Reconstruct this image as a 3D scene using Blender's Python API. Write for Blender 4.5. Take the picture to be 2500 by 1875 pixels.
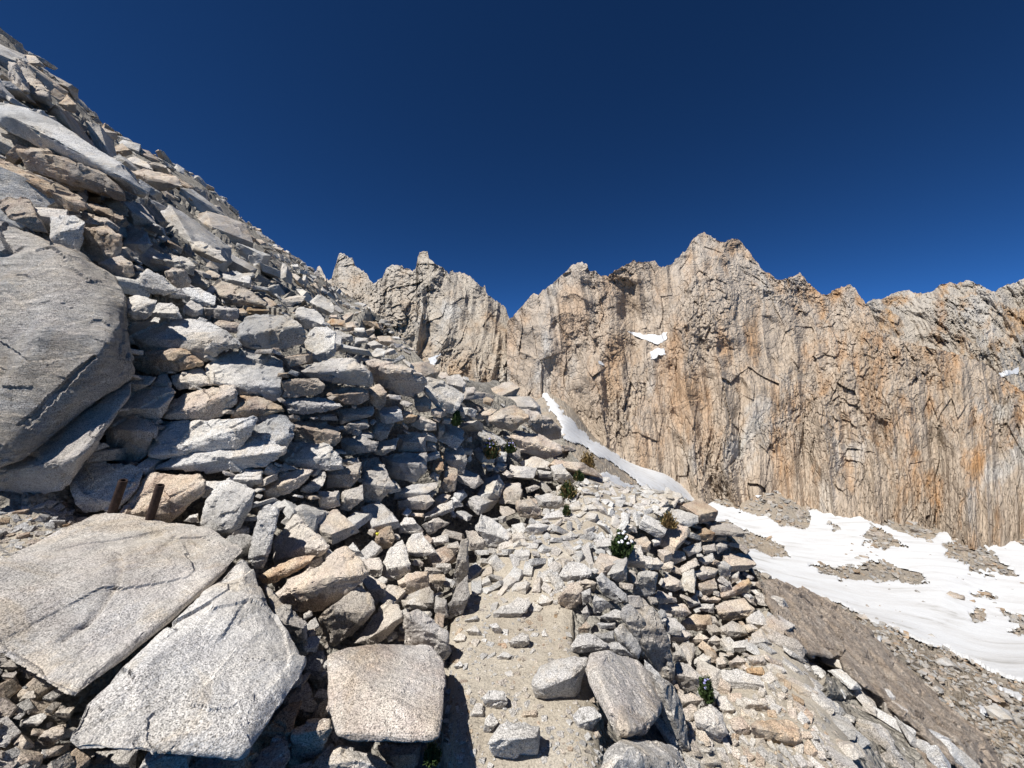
import bpy, bmesh, math, random
import numpy as np
from mathutils import Vector, Matrix

for o in list(bpy.data.objects): bpy.data.objects.remove(o)
scene = bpy.context.scene
C = scene.collection
random.seed(7)
RNG = np.random.default_rng(11)

# ------------------------------------------------------------------ camera, sky, sun, exposure
F = 939.0                       # focal length in photo pixels (ultra wide lens), photo 2500 x 1875
EYE = 1.6
cam = bpy.data.cameras.new('camera'); camo = bpy.data.objects.new('camera', cam); C.objects.link(camo)
camo.location = (0, 0, EYE); camo.rotation_euler = (math.pi/2, 0, 0)
cam.sensor_width = 36; cam.lens = 36*F/2500; cam.clip_start = 0.05; cam.clip_end = 5000
scene.camera = camo
SUN = Vector((-0.41, -0.33, 0.85)).normalized()      # towards the sun
world = bpy.data.worlds.new('World'); scene.world = world; world.use_nodes = True
wn = world.node_tree.nodes; wl = world.node_tree.links
bg = wn['Background']
sky = wn.new('ShaderNodeTexSky'); sky.sky_type = 'NISHITA'; sky.sun_disc = False
sky.sun_elevation = math.asin(SUN.z); sky.sun_rotation = math.atan2(SUN.x, SUN.y)
sky.altitude = 3800; sky.air_density = 0.5; sky.dust_density = 0.0; sky.ozone_density = 5.0
gm = wn.new('ShaderNodeGamma'); gm.inputs[1].default_value = 1.25; wl.new(sky.outputs[0], gm.inputs[0])   # thin dry air at altitude: deeper blue
mx = wn.new('ShaderNodeMix'); mx.data_type = 'RGBA'; mx.blend_type = 'MULTIPLY'; mx.inputs[0].default_value = 1; mx.inputs[7].default_value = (0.36, 0.72, 0.88, 1)
wl.new(gm.outputs[0], mx.inputs[6]); wl.new(mx.outputs[2], bg.inputs[0]); bg.inputs[1].default_value = 0.072
sl = bpy.data.lights.new('sun', 'SUN'); sl.energy = 5.0; sl.angle = math.radians(0.53); sl.color = (1, 0.965, 0.91)
so = bpy.data.objects.new('sun', sl); C.objects.link(so); so.rotation_euler = SUN.to_track_quat('Z', 'Y').to_euler()
so.location = (-40, -20, 90)
vs = scene.view_settings; vs.view_transform = 'Standard'; vs.look = 'None'; vs.exposure = 0.45; vs.gamma = 1; vs.use_curve_mapping = False
scene.cycles.max_bounces = 5; scene.cycles.diffuse_bounces = 4

# ------------------------------------------------------------------ noise (numpy)
def h3(ix, iy, iz, s):
    n = (ix.astype(np.int64)*374761393 + iy.astype(np.int64)*668265263 + iz.astype(np.int64)*2147483647 + s*1274126177) & 0xffffffff
    n = ((n ^ (n >> 13))*1274126177) & 0xffffffff
    n = ((n ^ (n >> 16))*2246822519) & 0xffffffff
    n = n ^ (n >> 15)
    return (n & 0xffffff)/float(0xffffff)
def vnoise(P, s=0):
    P = np.asarray(P, float); I = np.floor(P); f = P-I; f = f*f*(3-2*f); I = I.astype(np.int64)
    x, y, z = I[:, 0], I[:, 1], I[:, 2]; fx, fy, fz = f[:, 0], f[:, 1], f[:, 2]; r = 0
    for a in (0, 1):
        for b in (0, 1):
            for c in (0, 1):
                r = r + h3(x+a, y+b, z+c, s)*(fx if a else 1-fx)*(fy if b else 1-fy)*(fz if c else 1-fz)
    return r*2-1
def fbm(P, s=0, o=4, g=0.5):
    r = 0; a = 1.0; t = 0
    for k in range(o): r = r+a*vnoise(P*(2.03**k), s+k*17); t += a; a *= g
    return r/t
def facet2(x, y, s=0, tilt=1.0):
    """random tilted plates, one per Voronoi cell: fractured rock"""
    ix = np.floor(x).astype(np.int64); iy = np.floor(y).astype(np.int64); zz = np.zeros_like(ix)
    bd = np.full(x.shape, 9.0); out = np.zeros(x.shape)
    for a in (-1, 0, 1):
        for b in (-1, 0, 1):
            jx = ix+a; jy = iy+b
            cx = jx+h3(jx, jy, zz, s); cy = jy+h3(jx, jy, zz, s+1)
            d = (x-cx)**2+(y-cy)**2
            v = h3(jx, jy, zz, s+2)*2-1 + tilt*((x-cx)*(h3(jx, jy, zz, s+3)*2-1)+(y-cy)*(h3(jx, jy, zz, s+4)*2-1))
            m = d < bd; bd = np.where(m, d, bd); out = np.where(m, v, out)
    return out
def facet3(P, s=0, tilt=1.0):
    I = np.floor(P).astype(np.int64); bd = np.full(len(P), 9.0); out = np.zeros(len(P))
    for a in (-1, 0, 1):
        for b in (-1, 0, 1):
            for c in (-1, 0, 1):
                j = I+np.array([a, b, c]); x, y, z = j[:, 0], j[:, 1], j[:, 2]
                q = P-(j+np.stack([h3(x, y, z, s), h3(x, y, z, s+1), h3(x, y, z, s+2)], 1))
                d = (q*q).sum(1)
                v = h3(x, y, z, s+3)*2-1+tilt*(q[:, 0]*(h3(x, y, z, s+4)*2-1)+q[:, 1]*(h3(x, y, z, s+5)*2-1)+q[:, 2]*(h3(x, y, z, s+6)*2-1))
                m = d < bd; bd = np.where(m, d, bd); out = np.where(m, v, out)
    return out
def inpoly(px, py, poly):
    px = np.asarray(px, float); py = np.asarray(py, float); r = np.zeros(px.shape, bool); n = len(poly)
    for i in range(n):
        x0, y0 = poly[i]; x1, y1 = poly[(i+1) % n]
        if y0 == y1: continue
        c = (y0 > py) != (y1 > py)
        r ^= c & (px < (x1-x0)*(py-y0)/(y1-y0)+x0)
    return r
def world_pt(px, py, Y):       # photo pixel + distance -> place
    return np.stack([(px-1250)/F*Y, Y, EYE+(937.5-py)/F*Y], -1)
class TPS:
    def __init__(s, pts, lam=1e-4):
        p = np.array(pts, float); s.X = p[:, :2]/1000; n = len(p)
        K = s.k(s.X, s.X)+lam*np.eye(n); Q = np.c_[np.ones(n), s.X]
        A = np.r_[np.c_[K, Q], np.c_[Q.T, np.zeros((3, 3))]]
        s.w = np.linalg.solve(A, np.r_[1/p[:, 2], 0, 0, 0])
    def k(s, a, b):
        d = ((a[:, None]-b[None])**2).sum(-1); return 0.5*d*np.log(d+1e-12)
    def __call__(s, px, py):   # distance
        sh = np.shape(px); q = np.stack([np.ravel(px), np.ravel(py)], 1)/1000.0; r = np.empty(len(q))
        for i in range(0, len(q), 20000):
            c = q[i:i+20000]; r[i:i+20000] = s.k(c, s.X)@s.w[:-3]+s.w[-3]+c@s.w[-2:]
        return r.reshape(sh)

# ------------------------------------------------------------------ materials
def mat(name):
    m = bpy.data.materials.new(name); m.use_nodes = True; nt = m.node_tree
    b = nt.nodes['Principled BSDF']; b.inputs['Roughness'].default_value = 0.9; b.inputs['Specular IOR Level'].default_value = 0.15
    return m, nt, b
class N:
    def __init__(s, nt): s.nt = nt; s.geo = nt.nodes.new('ShaderNodeNewGeometry')
    def new(s, t, **k):
        n = s.nt.nodes.new(t)
        for a, v in k.items(): setattr(n, a, v)
        return n
    def link(s, a, b): s.nt.links.new(a, b)
    def pos(s, scale=(1, 1, 1), rot=(0, 0, 0)):
        m = s.new('ShaderNodeMapping'); m.inputs['Scale'].default_value = scale; m.inputs['Rotation'].default_value = rot
        s.link(s.geo.outputs['Position'], m.inputs['Vector']); return m.outputs[0]
    def noise(s, scale, detail=3, rough=0.6, vec=None, dist=0):
        n = s.new('ShaderNodeTexNoise'); n.inputs['Scale'].default_value = scale; n.inputs['Detail'].default_value = detail
        n.inputs['Roughness'].default_value = rough; n.inputs['Distortion'].default_value = dist
        s.link(vec if vec else s.geo.outputs['Position'], n.inputs['Vector']); return n.outputs['Fac']
    def ramp(s, fac, stops, interp='LINEAR'):
        r = s.new('ShaderNodeValToRGB'); r.color_ramp.interpolation = interp; e = r.color_ramp.elements
        while len(e) < len(stops): e.new(0.5)
        for el, (p, c) in zip(e, stops):
            el.position = p; el.color = (c, c, c, 1) if isinstance(c, (int, float)) else (*c, 1)
        s.link(fac, r.inputs[0]); return r.outputs[0]
    def mix(s, f, a, b, mode='MIX'):
        m = s.new('ShaderNodeMix', data_type='RGBA', blend_type=mode)
        for sock, v in ((m.inputs[0], f), (m.inputs[6], a), (m.inputs[7], b)):
            if hasattr(v, 'node'): s.link(v, sock)
            elif isinstance(v, (int, float)): sock.default_value = v
            else: sock.default_value = (*v, 1)
        return m.outputs[2]
    def math(s, op, a, b):
        m = s.new('ShaderNodeMath', operation=op)
        for sock, v in zip(m.inputs, (a, b)):
            if hasattr(v, 'node'): s.link(v, sock)
            else: sock.default_value = v
        return m.outputs[0]
    def bump(s, h, dist, strength=1.0, prev=None):
        b = s.new('ShaderNodeBump'); b.inputs['Distance'].default_value = dist; b.inputs['Strength'].default_value = strength
        s.link(h, b.inputs['Height'])
        if prev: s.link(prev, b.inputs['Normal'])
        return b.outputs[0]
    def attr(s, name):
        a = s.new('ShaderNodeAttribute', attribute_type='OBJECT'); a.attribute_name = name; return a.outputs['Fac']

def granite(name, island=False, fine=1.0, warmk=1.0, light=1.0, streak=0.5):
    m, nt, b = mat(name); n = N(nt)
    if island:
        rnd = n.geo.outputs['Random Per Island']
        warm = n.ramp(rnd, [(0, 0.05), (0.55, 0.15), (0.8, 0.5), (1, 0.95)])
        val = n.ramp(n.math('FRACT', n.math('MULTIPLY', rnd, 7.31), 0), [(0, 0.70), (1, 1.0)])
    else:
        warm = n.attr('warm'); val = n.attr('val')
    g1 = n.noise(185*fine, 2.5, 0.7)
    sp = n.ramp(g1, [(0.35, 0.12), (0.44, 0.33), (0.50, 0.55), (0.60, 0.68), (0.7, 0.76)])
    g2 = n.noise(72*fine, 3, 0.75)
    sp2 = n.ramp(g2, [(0.36, 0.40), (0.48, 0.90), (0.62, 1.0)])
    col = n.mix(0.7, sp, sp2, 'MULTIPLY')
    col = n.mix(n.ramp(n.noise(1.9, 5, 0.65, dist=0.5), [(0.36, 0.45), (0.58, 1.0)]), (0.50, 0.50, 0.49), col)
    tone = n.mix(n.ramp(n.noise(1.1, 4, 0.6), [(0.35, 0), (0.65, 1)]), (0.97, 0.975, 0.985), (1.0, 0.955, 0.88))
    col = n.mix(1.0, col, tone, 'MULTIPLY')
    wmask = n.ramp(n.noise(2.6, 5, 0.65), [(0.30, 0.45), (0.58, 1.0)])
    wf = n.math('MULTIPLY', n.math('MULTIPLY', warm, wmask), warmk)
    wcol = n.ramp(n.noise(7, 4, 0.6), [(0.35, (0.66, 0.38, 0.20)), (0.6, (1.0, 0.76, 0.50))])
    col = n.mix(wf, col, n.mix(1.0, col, wcol, 'MULTIPLY'))
    # weathering: broad darker varnish, small lichen spots
    vm = n.ramp(n.noise(0.9, 6, 0.7, dist=0.6), [(0.38, 0.58), (0.56, 1.0)])
    col = n.mix(0.85, col, vm, 'MULTIPLY')
    wear = n.ramp(n.noise(2.2, 6, 0.7, dist=0.8), [(0.52, 0), (0.60, 1)])
    col = n.mix(n.math('MULTIPLY', wear, 0.35), col, n.mix(1.0, col, (1.0, 0.86, 0.66), 'MULTIPLY'))
    li = n.ramp(n.noise(16, 5, 0.7), [(0.64, 0), (0.69, 1)])
    col = n.mix(n.math('MULTIPLY', li, 0.55), col, (0.07, 0.065, 0.055))
    cv = n.new('ShaderNodeCombineColor')
    for k in range(3): n.link(val, cv.inputs[k])
    col = n.mix(1.0, col, cv.outputs[0], 'MULTIPLY')
    col = n.mix(1.0, col, (light, light, light), 'MULTIPLY')
    n.link(col, b.inputs['Base Color'])
    st = n.noise(5, 6, 0.72, n.pos((1, 1.6, 4.5), (0.35, 0.5, 0.2)), 0.4)
    nb = n.bump(st, 0.05, streak)
    nb = n.bump(n.noise(26*fine, 6, 0.75), 0.022, 0.75, nb)
    n.link(nb, b.inputs['Normal'])
    return m
M = {}
M['granite'] = granite('granite', light=1.32)
M['granite_many'] = granite('granite_many', True, light=1.28)
M['granite_far'] = granite('granite_far', True, 0.45, light=0.92)
M['granite_face'] = granite('granite_face', light=1.25, streak=1.5)

def dirt():
    m, nt, b = mat('trail_dirt'); n = N(nt)
    c = n.ramp(n.noise(1.7, 6, 0.65), [(0.3, (0.36, 0.31, 0.245)), (0.52, (0.47, 0.42, 0.345)), (0.72, (0.55, 0.505, 0.435))])
    g = n.ramp(n.noise(120, 3, 0.75), [(0.32, 0.45), (0.5, 0.92), (0.7, 1.12)])
    c = n.mix(0.9, c, g, 'MULTIPLY'); n.link(c, b.inputs['Base Color'])
    nb = n.bump(n.noise(7, 6, 0.6), 0.06, 0.6); nb = n.bump(n.noise(55, 5, 0.75), 0.014, 0.8, nb); n.link(nb, b.inputs['Normal'])
    return m
M['dirt'] = dirt()
def gravel_ground():
    m, nt, b = mat('gravelly_ground'); n = N(nt)
    v = n.new('ShaderNodeTexVoronoi'); v.inputs['Scale'].default_value = 26; n.link(n.geo.outputs['Position'], v.inputs['Vector'])
    c = n.ramp(n.noise(2.0, 6, 0.65), [(0.3, (0.24, 0.215, 0.18)), (0.55, (0.37, 0.345, 0.30)), (0.72, (0.46, 0.44, 0.41))])
    sep = n.new('ShaderNodeSeparateColor'); n.link(v.outputs['Color'], sep.inputs[0])
    c = n.mix(0.8, c, n.ramp(sep.outputs[0], [(0, 0.6), (1, 1.15)]), 'MULTIPLY')
    c = n.mix(0.8, c, n.ramp(n.noise(90, 3, 0.7), [(0.35, 0.45), (0.55, 1.0)]), 'MULTIPLY')
    n.link(c, b.inputs['Base Color'])
    nb = n.bump(n.ramp(v.outputs['Distance'], [(0, 1.0), (0.7, 0.0)]), 0.03, 0.9)
    nb = n.bump(n.noise(9, 6, 0.7), 0.06, 0.7, nb); n.link(nb, b.inputs['Normal'])
    return m
M['ground'] = gravel_ground()
def rib():
    m, nt, b = mat('brown_bedrock'); n = N(nt)
    pv = n.pos((1.5, 0.8, 0.7), (0, 0.62, -0.55))
    a = n.noise(3.4, 9, 0.78, pv, 0.3)
    c = n.ramp(a, [(0.3, (0.30, 0.235, 0.185)), (0.43, (0.56, 0.455, 0.365)), (0.56, (0.66, 0.56, 0.465)), (0.72, (0.70, 0.64, 0.57))])
    c = n.mix(0.7, c, n.ramp(n.noise(45, 4, 0.75), [(0.35, 0.45), (0.6, 1.05)]), 'MULTIPLY')
    n.link(c, b.inputs['Base Color'])
    v = n.new('ShaderNodeTexVoronoi', feature='DISTANCE_TO_EDGE'); v.inputs['Scale'].default_value = 4.5
    n.link(n.mix(0.3, pv, n.ramp(n.noise(3, 4, 0.6), [(0, 0.0), (1, 1.0)]), 'ADD'), v.inputs['Vector'])
    nb = n.bump(n.ramp(v.outputs['Distance'], [(0.0, 0.0), (0.05, 0.8), (0.2, 1.0)]), 0.05, 0.9)
    nb = n.bump(n.noise(5, 9, 0.8, pv, 0.4), 0.22, 1.0, nb); nb = n.bump(n.noise(18, 6, 0.75), 0.05, 0.9, nb); n.link(nb, b.inputs['Normal'])
    return m
M['rib'] = rib()
def snow():
    m, nt, b = mat('snow'); n = N(nt)
    pv = n.pos((0.05, 0.22, 0.5), (0, 0, 0.75))
    d = n.noise(1.0, 7, 0.62, pv, 0.5)
    c = n.ramp(d, [(0.30, (0.40, 0.395, 0.38)), (0.40, (0.55, 0.55, 0.55)), (0.56, (0.61, 0.62, 0.63))])
    c = n.mix(0.6, c, n.ramp(n.noise(1.6, 5, 0.75), [(0.28, 0.8), (0.45, 1.0)]), 'MULTIPLY')
    n.link(c, b.inputs['Base Color']); b.inputs['Roughness'].default_value = 0.8
    nb = n.bump(n.noise(0.55, 5, 0.6, n.pos((1, 1.4, 1), (0, 0, 0.75))), 0.35, 0.35); nb = n.bump(n.noise(1.3, 4, 0.6), 0.22, 0.6, nb); n.link(nb, b.inputs['Normal'])
    return m
M['snow'] = snow()
def cliff(name, tan, orange, pale, k=1.0, sc=1.0):
    m, nt, b = mat(name); n = N(nt)
    at = n.new('ShaderNodeAttribute'); at.attribute_name = 'rock_uvw'
    def pos(scale, rot=(0, 0, 0)):
        mp = n.new('ShaderNodeMapping'); mp.inputs['Scale'].default_value = scale; mp.inputs['Rotation'].default_value = rot
        n.link(at.outputs['Vector'], mp.inputs['Vector']); return mp.outputs[0]
    big = n.noise(0.022*sc, 7, 0.62, pos((1, 1, 0.5), (0.0, 0.15, 0)), 0.6)
    c = n.ramp(big, [(0.34, pale), (0.46, tan), (0.58, tan), (0.68, orange)])
    run = n.noise(0.16*sc, 7, 0.70, pos((1, 1, 0.36), (0.0, 0.12, 0)), 0.6)
    c = n.mix(0.6, c, n.ramp(run, [(0.33, (0.55, 0.53, 0.50)), (0.5, (0.95, 0.94, 0.92)), (0.68, (1.15, 1.13, 1.10))]), 'MULTIPLY')
    ora = n.ramp(n.noise(0.05*sc, 6, 0.65, pos((1, 1, 0.3), (0, 0.1, 0)), 0.4), [(0.50, 0), (0.66, 1)])
    sep = n.new('ShaderNodeSeparateXYZ'); n.link(at.outputs['Vector'], sep.inputs[0])
    zr = n.new('ShaderNodeMapRange'); n.link(sep.outputs[0], zr.inputs[0]); zr.inputs[1].default_value = 60; zr.inputs[2].default_value = 300; zr.inputs[3].default_value = 0.45; zr.inputs[4].default_value = 1.25
    zh = n.new('ShaderNodeMapRange'); n.link(sep.outputs[2], zh.inputs[0]); zh.inputs[1].default_value = 10; zh.inputs[2].default_value = 110; zh.inputs[3].default_value = 0.0; zh.inputs[4].default_value = 0.6
    c = n.mix(zh.outputs[0], c, n.mix(0.55, c, pale))
    c = n.mix(n.math('MULTIPLY', ora, n.math('MULTIPLY', zr.outputs[0], 0.9)), c, n.mix(1.0, c, (1.0, 0.72, 0.46), 'MULTIPLY'))
    c = n.mix(0.5, c, n.ramp(n.noise(0.9*sc, 6, 0.75, pos((1, 1, 1))), [(0.34, 0.55), (0.52, 1.0), (0.7, 1.15)]), 'MULTIPLY')
    c = n.mix(1.0, c, (k, k, k), 'MULTIPLY'); n.link(c, b.inputs['Base Color'])
    area = n.ramp(n.noise(0.035*sc, 5, 0.6, pos((1, 1, 0.6), (0, 0.3, 0)), 0.7), [(0.36, 0.3), (0.58, 1.0)])
    nb = None
    for q, (sx, sz, dist) in enumerate(((0.22, 0.13, 1.2), (0.46, 0.36, 0.6))):
        jit = n.mix(0.35, pos((sx*sc, sx*sc*0.4, sz*sc), (0, 0.12, 0)), n.ramp(n.noise(0.10*sc*(q+1), 4, 0.6, pos((1, 1, 1))), [(0, 0.0), (1, 1.0)]), 'ADD')
        v = n.new('ShaderNodeTexVoronoi', feature='DISTANCE_TO_EDGE'); v.inputs['Scale'].default_value = 1.0; n.link(jit, v.inputs['Vector'])
        nb = n.bump(n.math('MULTIPLY', n.ramp(v.outputs['Distance'], [(0.0, 0.0), (0.06, 0.85), (0.2, 1.0)]), area), dist, 0.7, nb)
    nb = n.bump(n.noise(0.45*sc, 8, 0.75, pos((1, 1, 0.5), (0, 0.2, 0))), 1.4, 0.6, nb)
    n.link(nb, b.inputs['Normal']); return m
M['cliff'] = cliff('cliff_rock', (0.475, 0.395, 0.315), (0.45, 0.335, 0.23), (0.53, 0.50, 0.46), 0.90)
M['cliff_pale'] = cliff('spire_rock', (0.50, 0.435, 0.355), (0.45, 0.355, 0.25), (0.56, 0.535, 0.495), 0.84)
M['cliff_far'] = cliff('far_rock', (0.46, 0.41, 0.345), (0.44, 0.34, 0.25), (0.52, 0.495, 0.46), 0.85, 0.7)
def scree():
    m, nt, b = mat('valley_scree'); n = N(nt)
    c = n.ramp(n.noise(0.07, 6, 0.65), [(0.33, (0.30, 0.275, 0.24)), (0.5, (0.37, 0.32, 0.26)), (0.68, (0.42, 0.345, 0.26))])
    c = n.mix(0.75, c, n.ramp(n.noise(2.2, 5, 0.75), [(0.35, 0.5), (0.6, 1.1)]), 'MULTIPLY'); n.link(c, b.inputs['Base Color'])
    nb = n.bump(n.noise(1.1, 8, 0.75), 0.7, 0.9); n.link(nb, b.inputs['Normal']); return m
M['scree'] = scree()
def plain(name, col, rough=0.8, var=0.4, scale=30, metal=0.0):
    m, nt, b = mat(name); n = N(nt)
    c = n.mix(1.0, col, n.ramp(n.noise(scale, 4, 0.65), [(0.3, 1-var), (0.7, 1+var)]), 'MULTIPLY'); n.link(c, b.inputs['Base Color'])
    b.inputs['Roughness'].default_value = rough; b.inputs['Metallic'].default_value = metal
    n.link(n.bump(n.noise(scale*3, 4, 0.7), 0.003, 0.5), b.inputs['Normal']); return m
M['leaf'] = plain('cushion_leaf', (0.055, 0.085, 0.03), 0.6)
M['leaf_dry'] = plain('dry_leaf', (0.24, 0.17, 0.075), 0.8)
M['petal_white'] = plain('petal_white', (0.75, 0.76, 0.80), 0.6, 0.1)
M['petal_blue'] = plain('petal_blue', (0.34, 0.33, 0.62), 0.6, 0.2)
M['rust'] = plain('rusty_steel', (0.05, 0.033, 0.027), 0.7, 0.5, 60, 0.3)
M['lichen'] = plain('yellow_lichen', (0.55, 0.50, 0.06), 0.9, 0.4, 80)

# ------------------------------------------------------------------ object helpers
def link(name, me, m=None, parent=None, warm=0.2, val=0.9, **props):
    o = bpy.data.objects.new(name, me); C.objects.link(o)
    if m is not None and not me.materials: me.materials.append(m)
    o['warm'] = float(warm); o['val'] = float(val)
    if parent is not None: o.parent = parent
    for k, v in props.items(): o[k] = v
    return o
def thing(name, loc, **props):
    o = bpy.data.objects.new(name, None); C.objects.link(o); o.location = loc
    for k, v in props.items(): o[k] = v
    return o
def mesh_np(name, V, Fc, smooth=False):
    me = bpy.data.meshes.new(name); V = np.asarray(V, np.float32); Fc = np.asarray(Fc, np.int32)
    me.vertices.add(len(V)); me.vertices.foreach_set('co', V.ravel())
    k = Fc.shape[1]; me.loops.add(Fc.size); me.loops.foreach_set('vertex_index', Fc.ravel())
    me.polygons.add(len(Fc)); me.polygons.foreach_set('loop_start', np.arange(0, Fc.size, k, dtype=np.int32))
    me.polygons.foreach_set('use_smooth', np.full(len(Fc), smooth)); me.update(calc_edges=True); me.validate(); return me
def grid_faces(nr, nc, mask=None):
    i = np.arange((nr-1)*(nc-1)); r = i//(nc-1); c = i % (nc-1); a = r*nc+c
    q = np.stack([a, a+nc, a+nc+1, a+1], 1)
    return q if mask is None else q[mask.ravel()]
def compact(V, Fc):
    u, inv = np.unique(Fc.ravel(), return_inverse=True); return V[u], inv.reshape(Fc.shape)
# ------------------------------------------------------------------ the near ground: trail, hillside, bank
VIEWS = {1: (0, 0, 2.676), 2: (0, 500, 2.676), 3: (0, 1100, 2.141), 4: (600, 1100, 2.141), 5: (600, 600, 2.553),
         6: (1100, 550, 2.553), 7: (1250, 1100, 2.14), 8: (1750, 1100, 2.14), 9: (1700, 550, 2.2125), 0: (0, 0, 1.0)}
def pts(view, s):
    x0, y0, k = VIEWS[view]
    return [(x0+float(a)/k, y0+float(b)/k) for a, b in (p.split(',') for p in s.split())]

EDGE = [(-400, -60), (-150, 10)]+pts(1, '0,190 100,260 130,300 280,400 300,450 430,580 520,650 600,710 660,790 780,880 850,925 900,970 1000,1010 1120,1050 1240,1130 1390,1222 1500,1340 1560,1390 1590,1440 1650,1462 1690,1510 1800,1590 1870,1640')
EDGE += pts(5, '350,80 400,140 440,170 500,210 560,260 700,350 800,420 900,490 950,560 1040,640 1090,690 1180,762 1250,805 1370,825 1480,845 1560,838 1650,905 1720,945')
EDGE += [(1300, 1000), (1335, 1020), (1374, 1062), (1398, 1108), (1456, 1165), (1512, 1190), (1577, 1192), (1647, 1205), (1699, 1228), (1717, 1254), (1764, 1284), (1820, 1345), (1830, 1384), (1937, 1443), (2012, 1462), (2049, 1490), (2124, 1546), (2194, 1616), (2264, 1677), (2334, 1756), (2404, 1831), (2451, 1894), (2560, 2010)]
ex = np.array([p[0] for p in EDGE]); ey = np.array([p[1] for p in EDGE])
def edge_y(px): return np.interp(px, ex, ey)

ctrl = [(1150,1875,1.6),(1250,1875,1.6),(1450,1875,1.6),(1250,1650,2.1),(1150,1650,2.1),(1400,1650,2.1),(1200,1500,2.67),(1350,1500,2.66),(1130,1400,3.2),(1300,1440,2.93),(1350,1380,3.14),
 (1300,1320,3.5),(1250,1290,3.73),(1400,1280,3.84),(1500,1230,4.34),(1600,1200,4.65),(1450,1180,4.84),(1400,1150,5.1),(1700,1228,4.4),(1750,1262,4.25),(1480,1305,3.72),
 (1600,1400,3.7),(1700,1350,4.0),(1750,1400,3.95),(1700,1500,3.6),(1800,1450,3.9),(1650,1600,3.0),(1750,1700,2.6),(1850,1600,3.1),(1900,1820,2.2),(1800,1875,2.05),(2000,1700,2.75),(1560,1350,3.65),(1640,1290,4.1),
 (2100,1650,3.25),(2130,1790,2.55),(1950,1500,3.95),(1900,1410,4.6),(1940,1446,4.7),(2050,1520,4.35),(2150,1620,3.95),(2250,1720,3.5),(2350,1830,3.1),(2200,1850,2.5),(2012,1462,5.0),(2124,1546,4.8),(2264,1677,4.3),(2404,1831,3.7),(2000,1560,3.75),(2100,1720,2.95),(2450,1960,2.9),(2560,2010,3.2),
 (1520,1500,2.6),(1560,1600,2.45),(1620,1700,2.3),(1650,1800,2.0),(1500,1700,2.05),(1480,1420,2.95),(1560,1450,3.1),
 (1090,1500,2.65),(1080,1650,2.1),(1070,1800,1.72),(1100,1380,3.25),(1150,1300,3.8),(1240,1260,4.1),(1000,1450,2.75),(900,1450,2.6),(800,1500,2.3),(750,1600,2.0),(900,1700,1.95),(1000,1700,1.95),(700,1800,1.65),(500,1850,1.5),(200,1850,1.4),(0,1850,1.25),(0,1650,1.5),(0,1400,1.95),(300,1500,1.95),(300,1300,2.6),(500,1270,2.7),(600,1400,2.3),(400,1700,1.65),(600,1650,1.8),(0,1250,2.4),(-250,1400,1.9),(-250,1800,1.15),(900,1870,1.65),
 (300,1180,2.95),(600,1200,2.95),(800,1300,2.95),(700,1350,2.7),(950,1250,3.5),(900,1100,3.65),(700,1050,3.25),(500,1050,3.1),(400,950,3.3),(600,900,3.5),(800,900,3.65),(950,950,3.95),(1050,1050,4.2),(1100,1150,4.2),(1150,1200,4.3),(1150,1060,4.9),(1100,960,4.7),(700,800,4.3),(850,850,4.5),(950,880,4.8),(1040,950,4.9),(850,1000,3.7),(1000,1150,3.9),(1050,1250,3.8),
 (1200,1000,6),(1250,1050,6),(1300,1080,6.3),(1200,1100,5.2),(1300,1200,4.9),(1250,1150,5),(1330,1130,6),(1380,1180,5.2),(1150,935,8),(1200,935,10),(1100,915,7.5),(1060,900,8),
 (0,1100,2.58),(100,900,2.75),(250,850,2.85),(0,700,3.08),(150,650,3.2),(280,780,3.05),(350,850,3.35),(-250,1000,2.65),(-250,700,2.95),(450,800,3.6),(560,790,4.0),
 (1007,853,14),(1090,915,10),(1211,932,11),(1274,970,10),(1335,1022,9),(1374,1066,8),(1456,1168,6),(1577,1194,4.9),(1717,1256,4.5),(1820,1347,4.6)]
ctrl += [(0,560,3.5),(0,420,4.2),(0,300,5.2),(0,190,7.5),(-250,550,3.3),(-250,400,3.9),(-250,150,6.0),(150,520,3.9),(150,400,5.0),(150,300,7.5),(300,640,4.1),(300,520,4.9),(300,430,8.0)]
for px, py in [(420,720),(430,620),(430,520),(540,700),(550,610),(640,740),(640,660),(740,760),(740,700),(830,800),(830,745),(920,840),(900,775)]:
    u = (px-1250)/F; v = (937.5-py)/F
    ctrl.append((px, py, min(1.3/max(-.776*u-.11-v, 0.02), 40)))
for px in (0, 100, 200, 300, 400, 500, 600, 700, 800, 900):
    ctrl.append((px, float(edge_y(px))+3, 16+px*0.045))
ctrl.append((-300, -20, 12))
near_tps = TPS(ctrl, 3e-4)
def nearY(px, py):
    px = np.asarray(px, float); py = np.maximum(np.asarray(py, float), edge_y(px))
    return 1/np.clip(near_tps(px, py), 1/70, 1/0.9)
def near_pt(px, py): return world_pt(np.asarray(px, float), np.asarray(py, float), nearY(px, py))
def near_nrm(px, py, d=14.0):
    py = max(py, float(edge_y(px))+d+2)
    a = near_pt(np.array([px-d, px+d, px, px]), np.array([py, py, py-d, py+d]))
    n = np.cross(a[1]-a[0], a[2]-a[3]); n = n/np.linalg.norm(n)
    if n@(a[0]-np.array([0, 0, EYE])) > 0: n = -n
    return n

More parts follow.
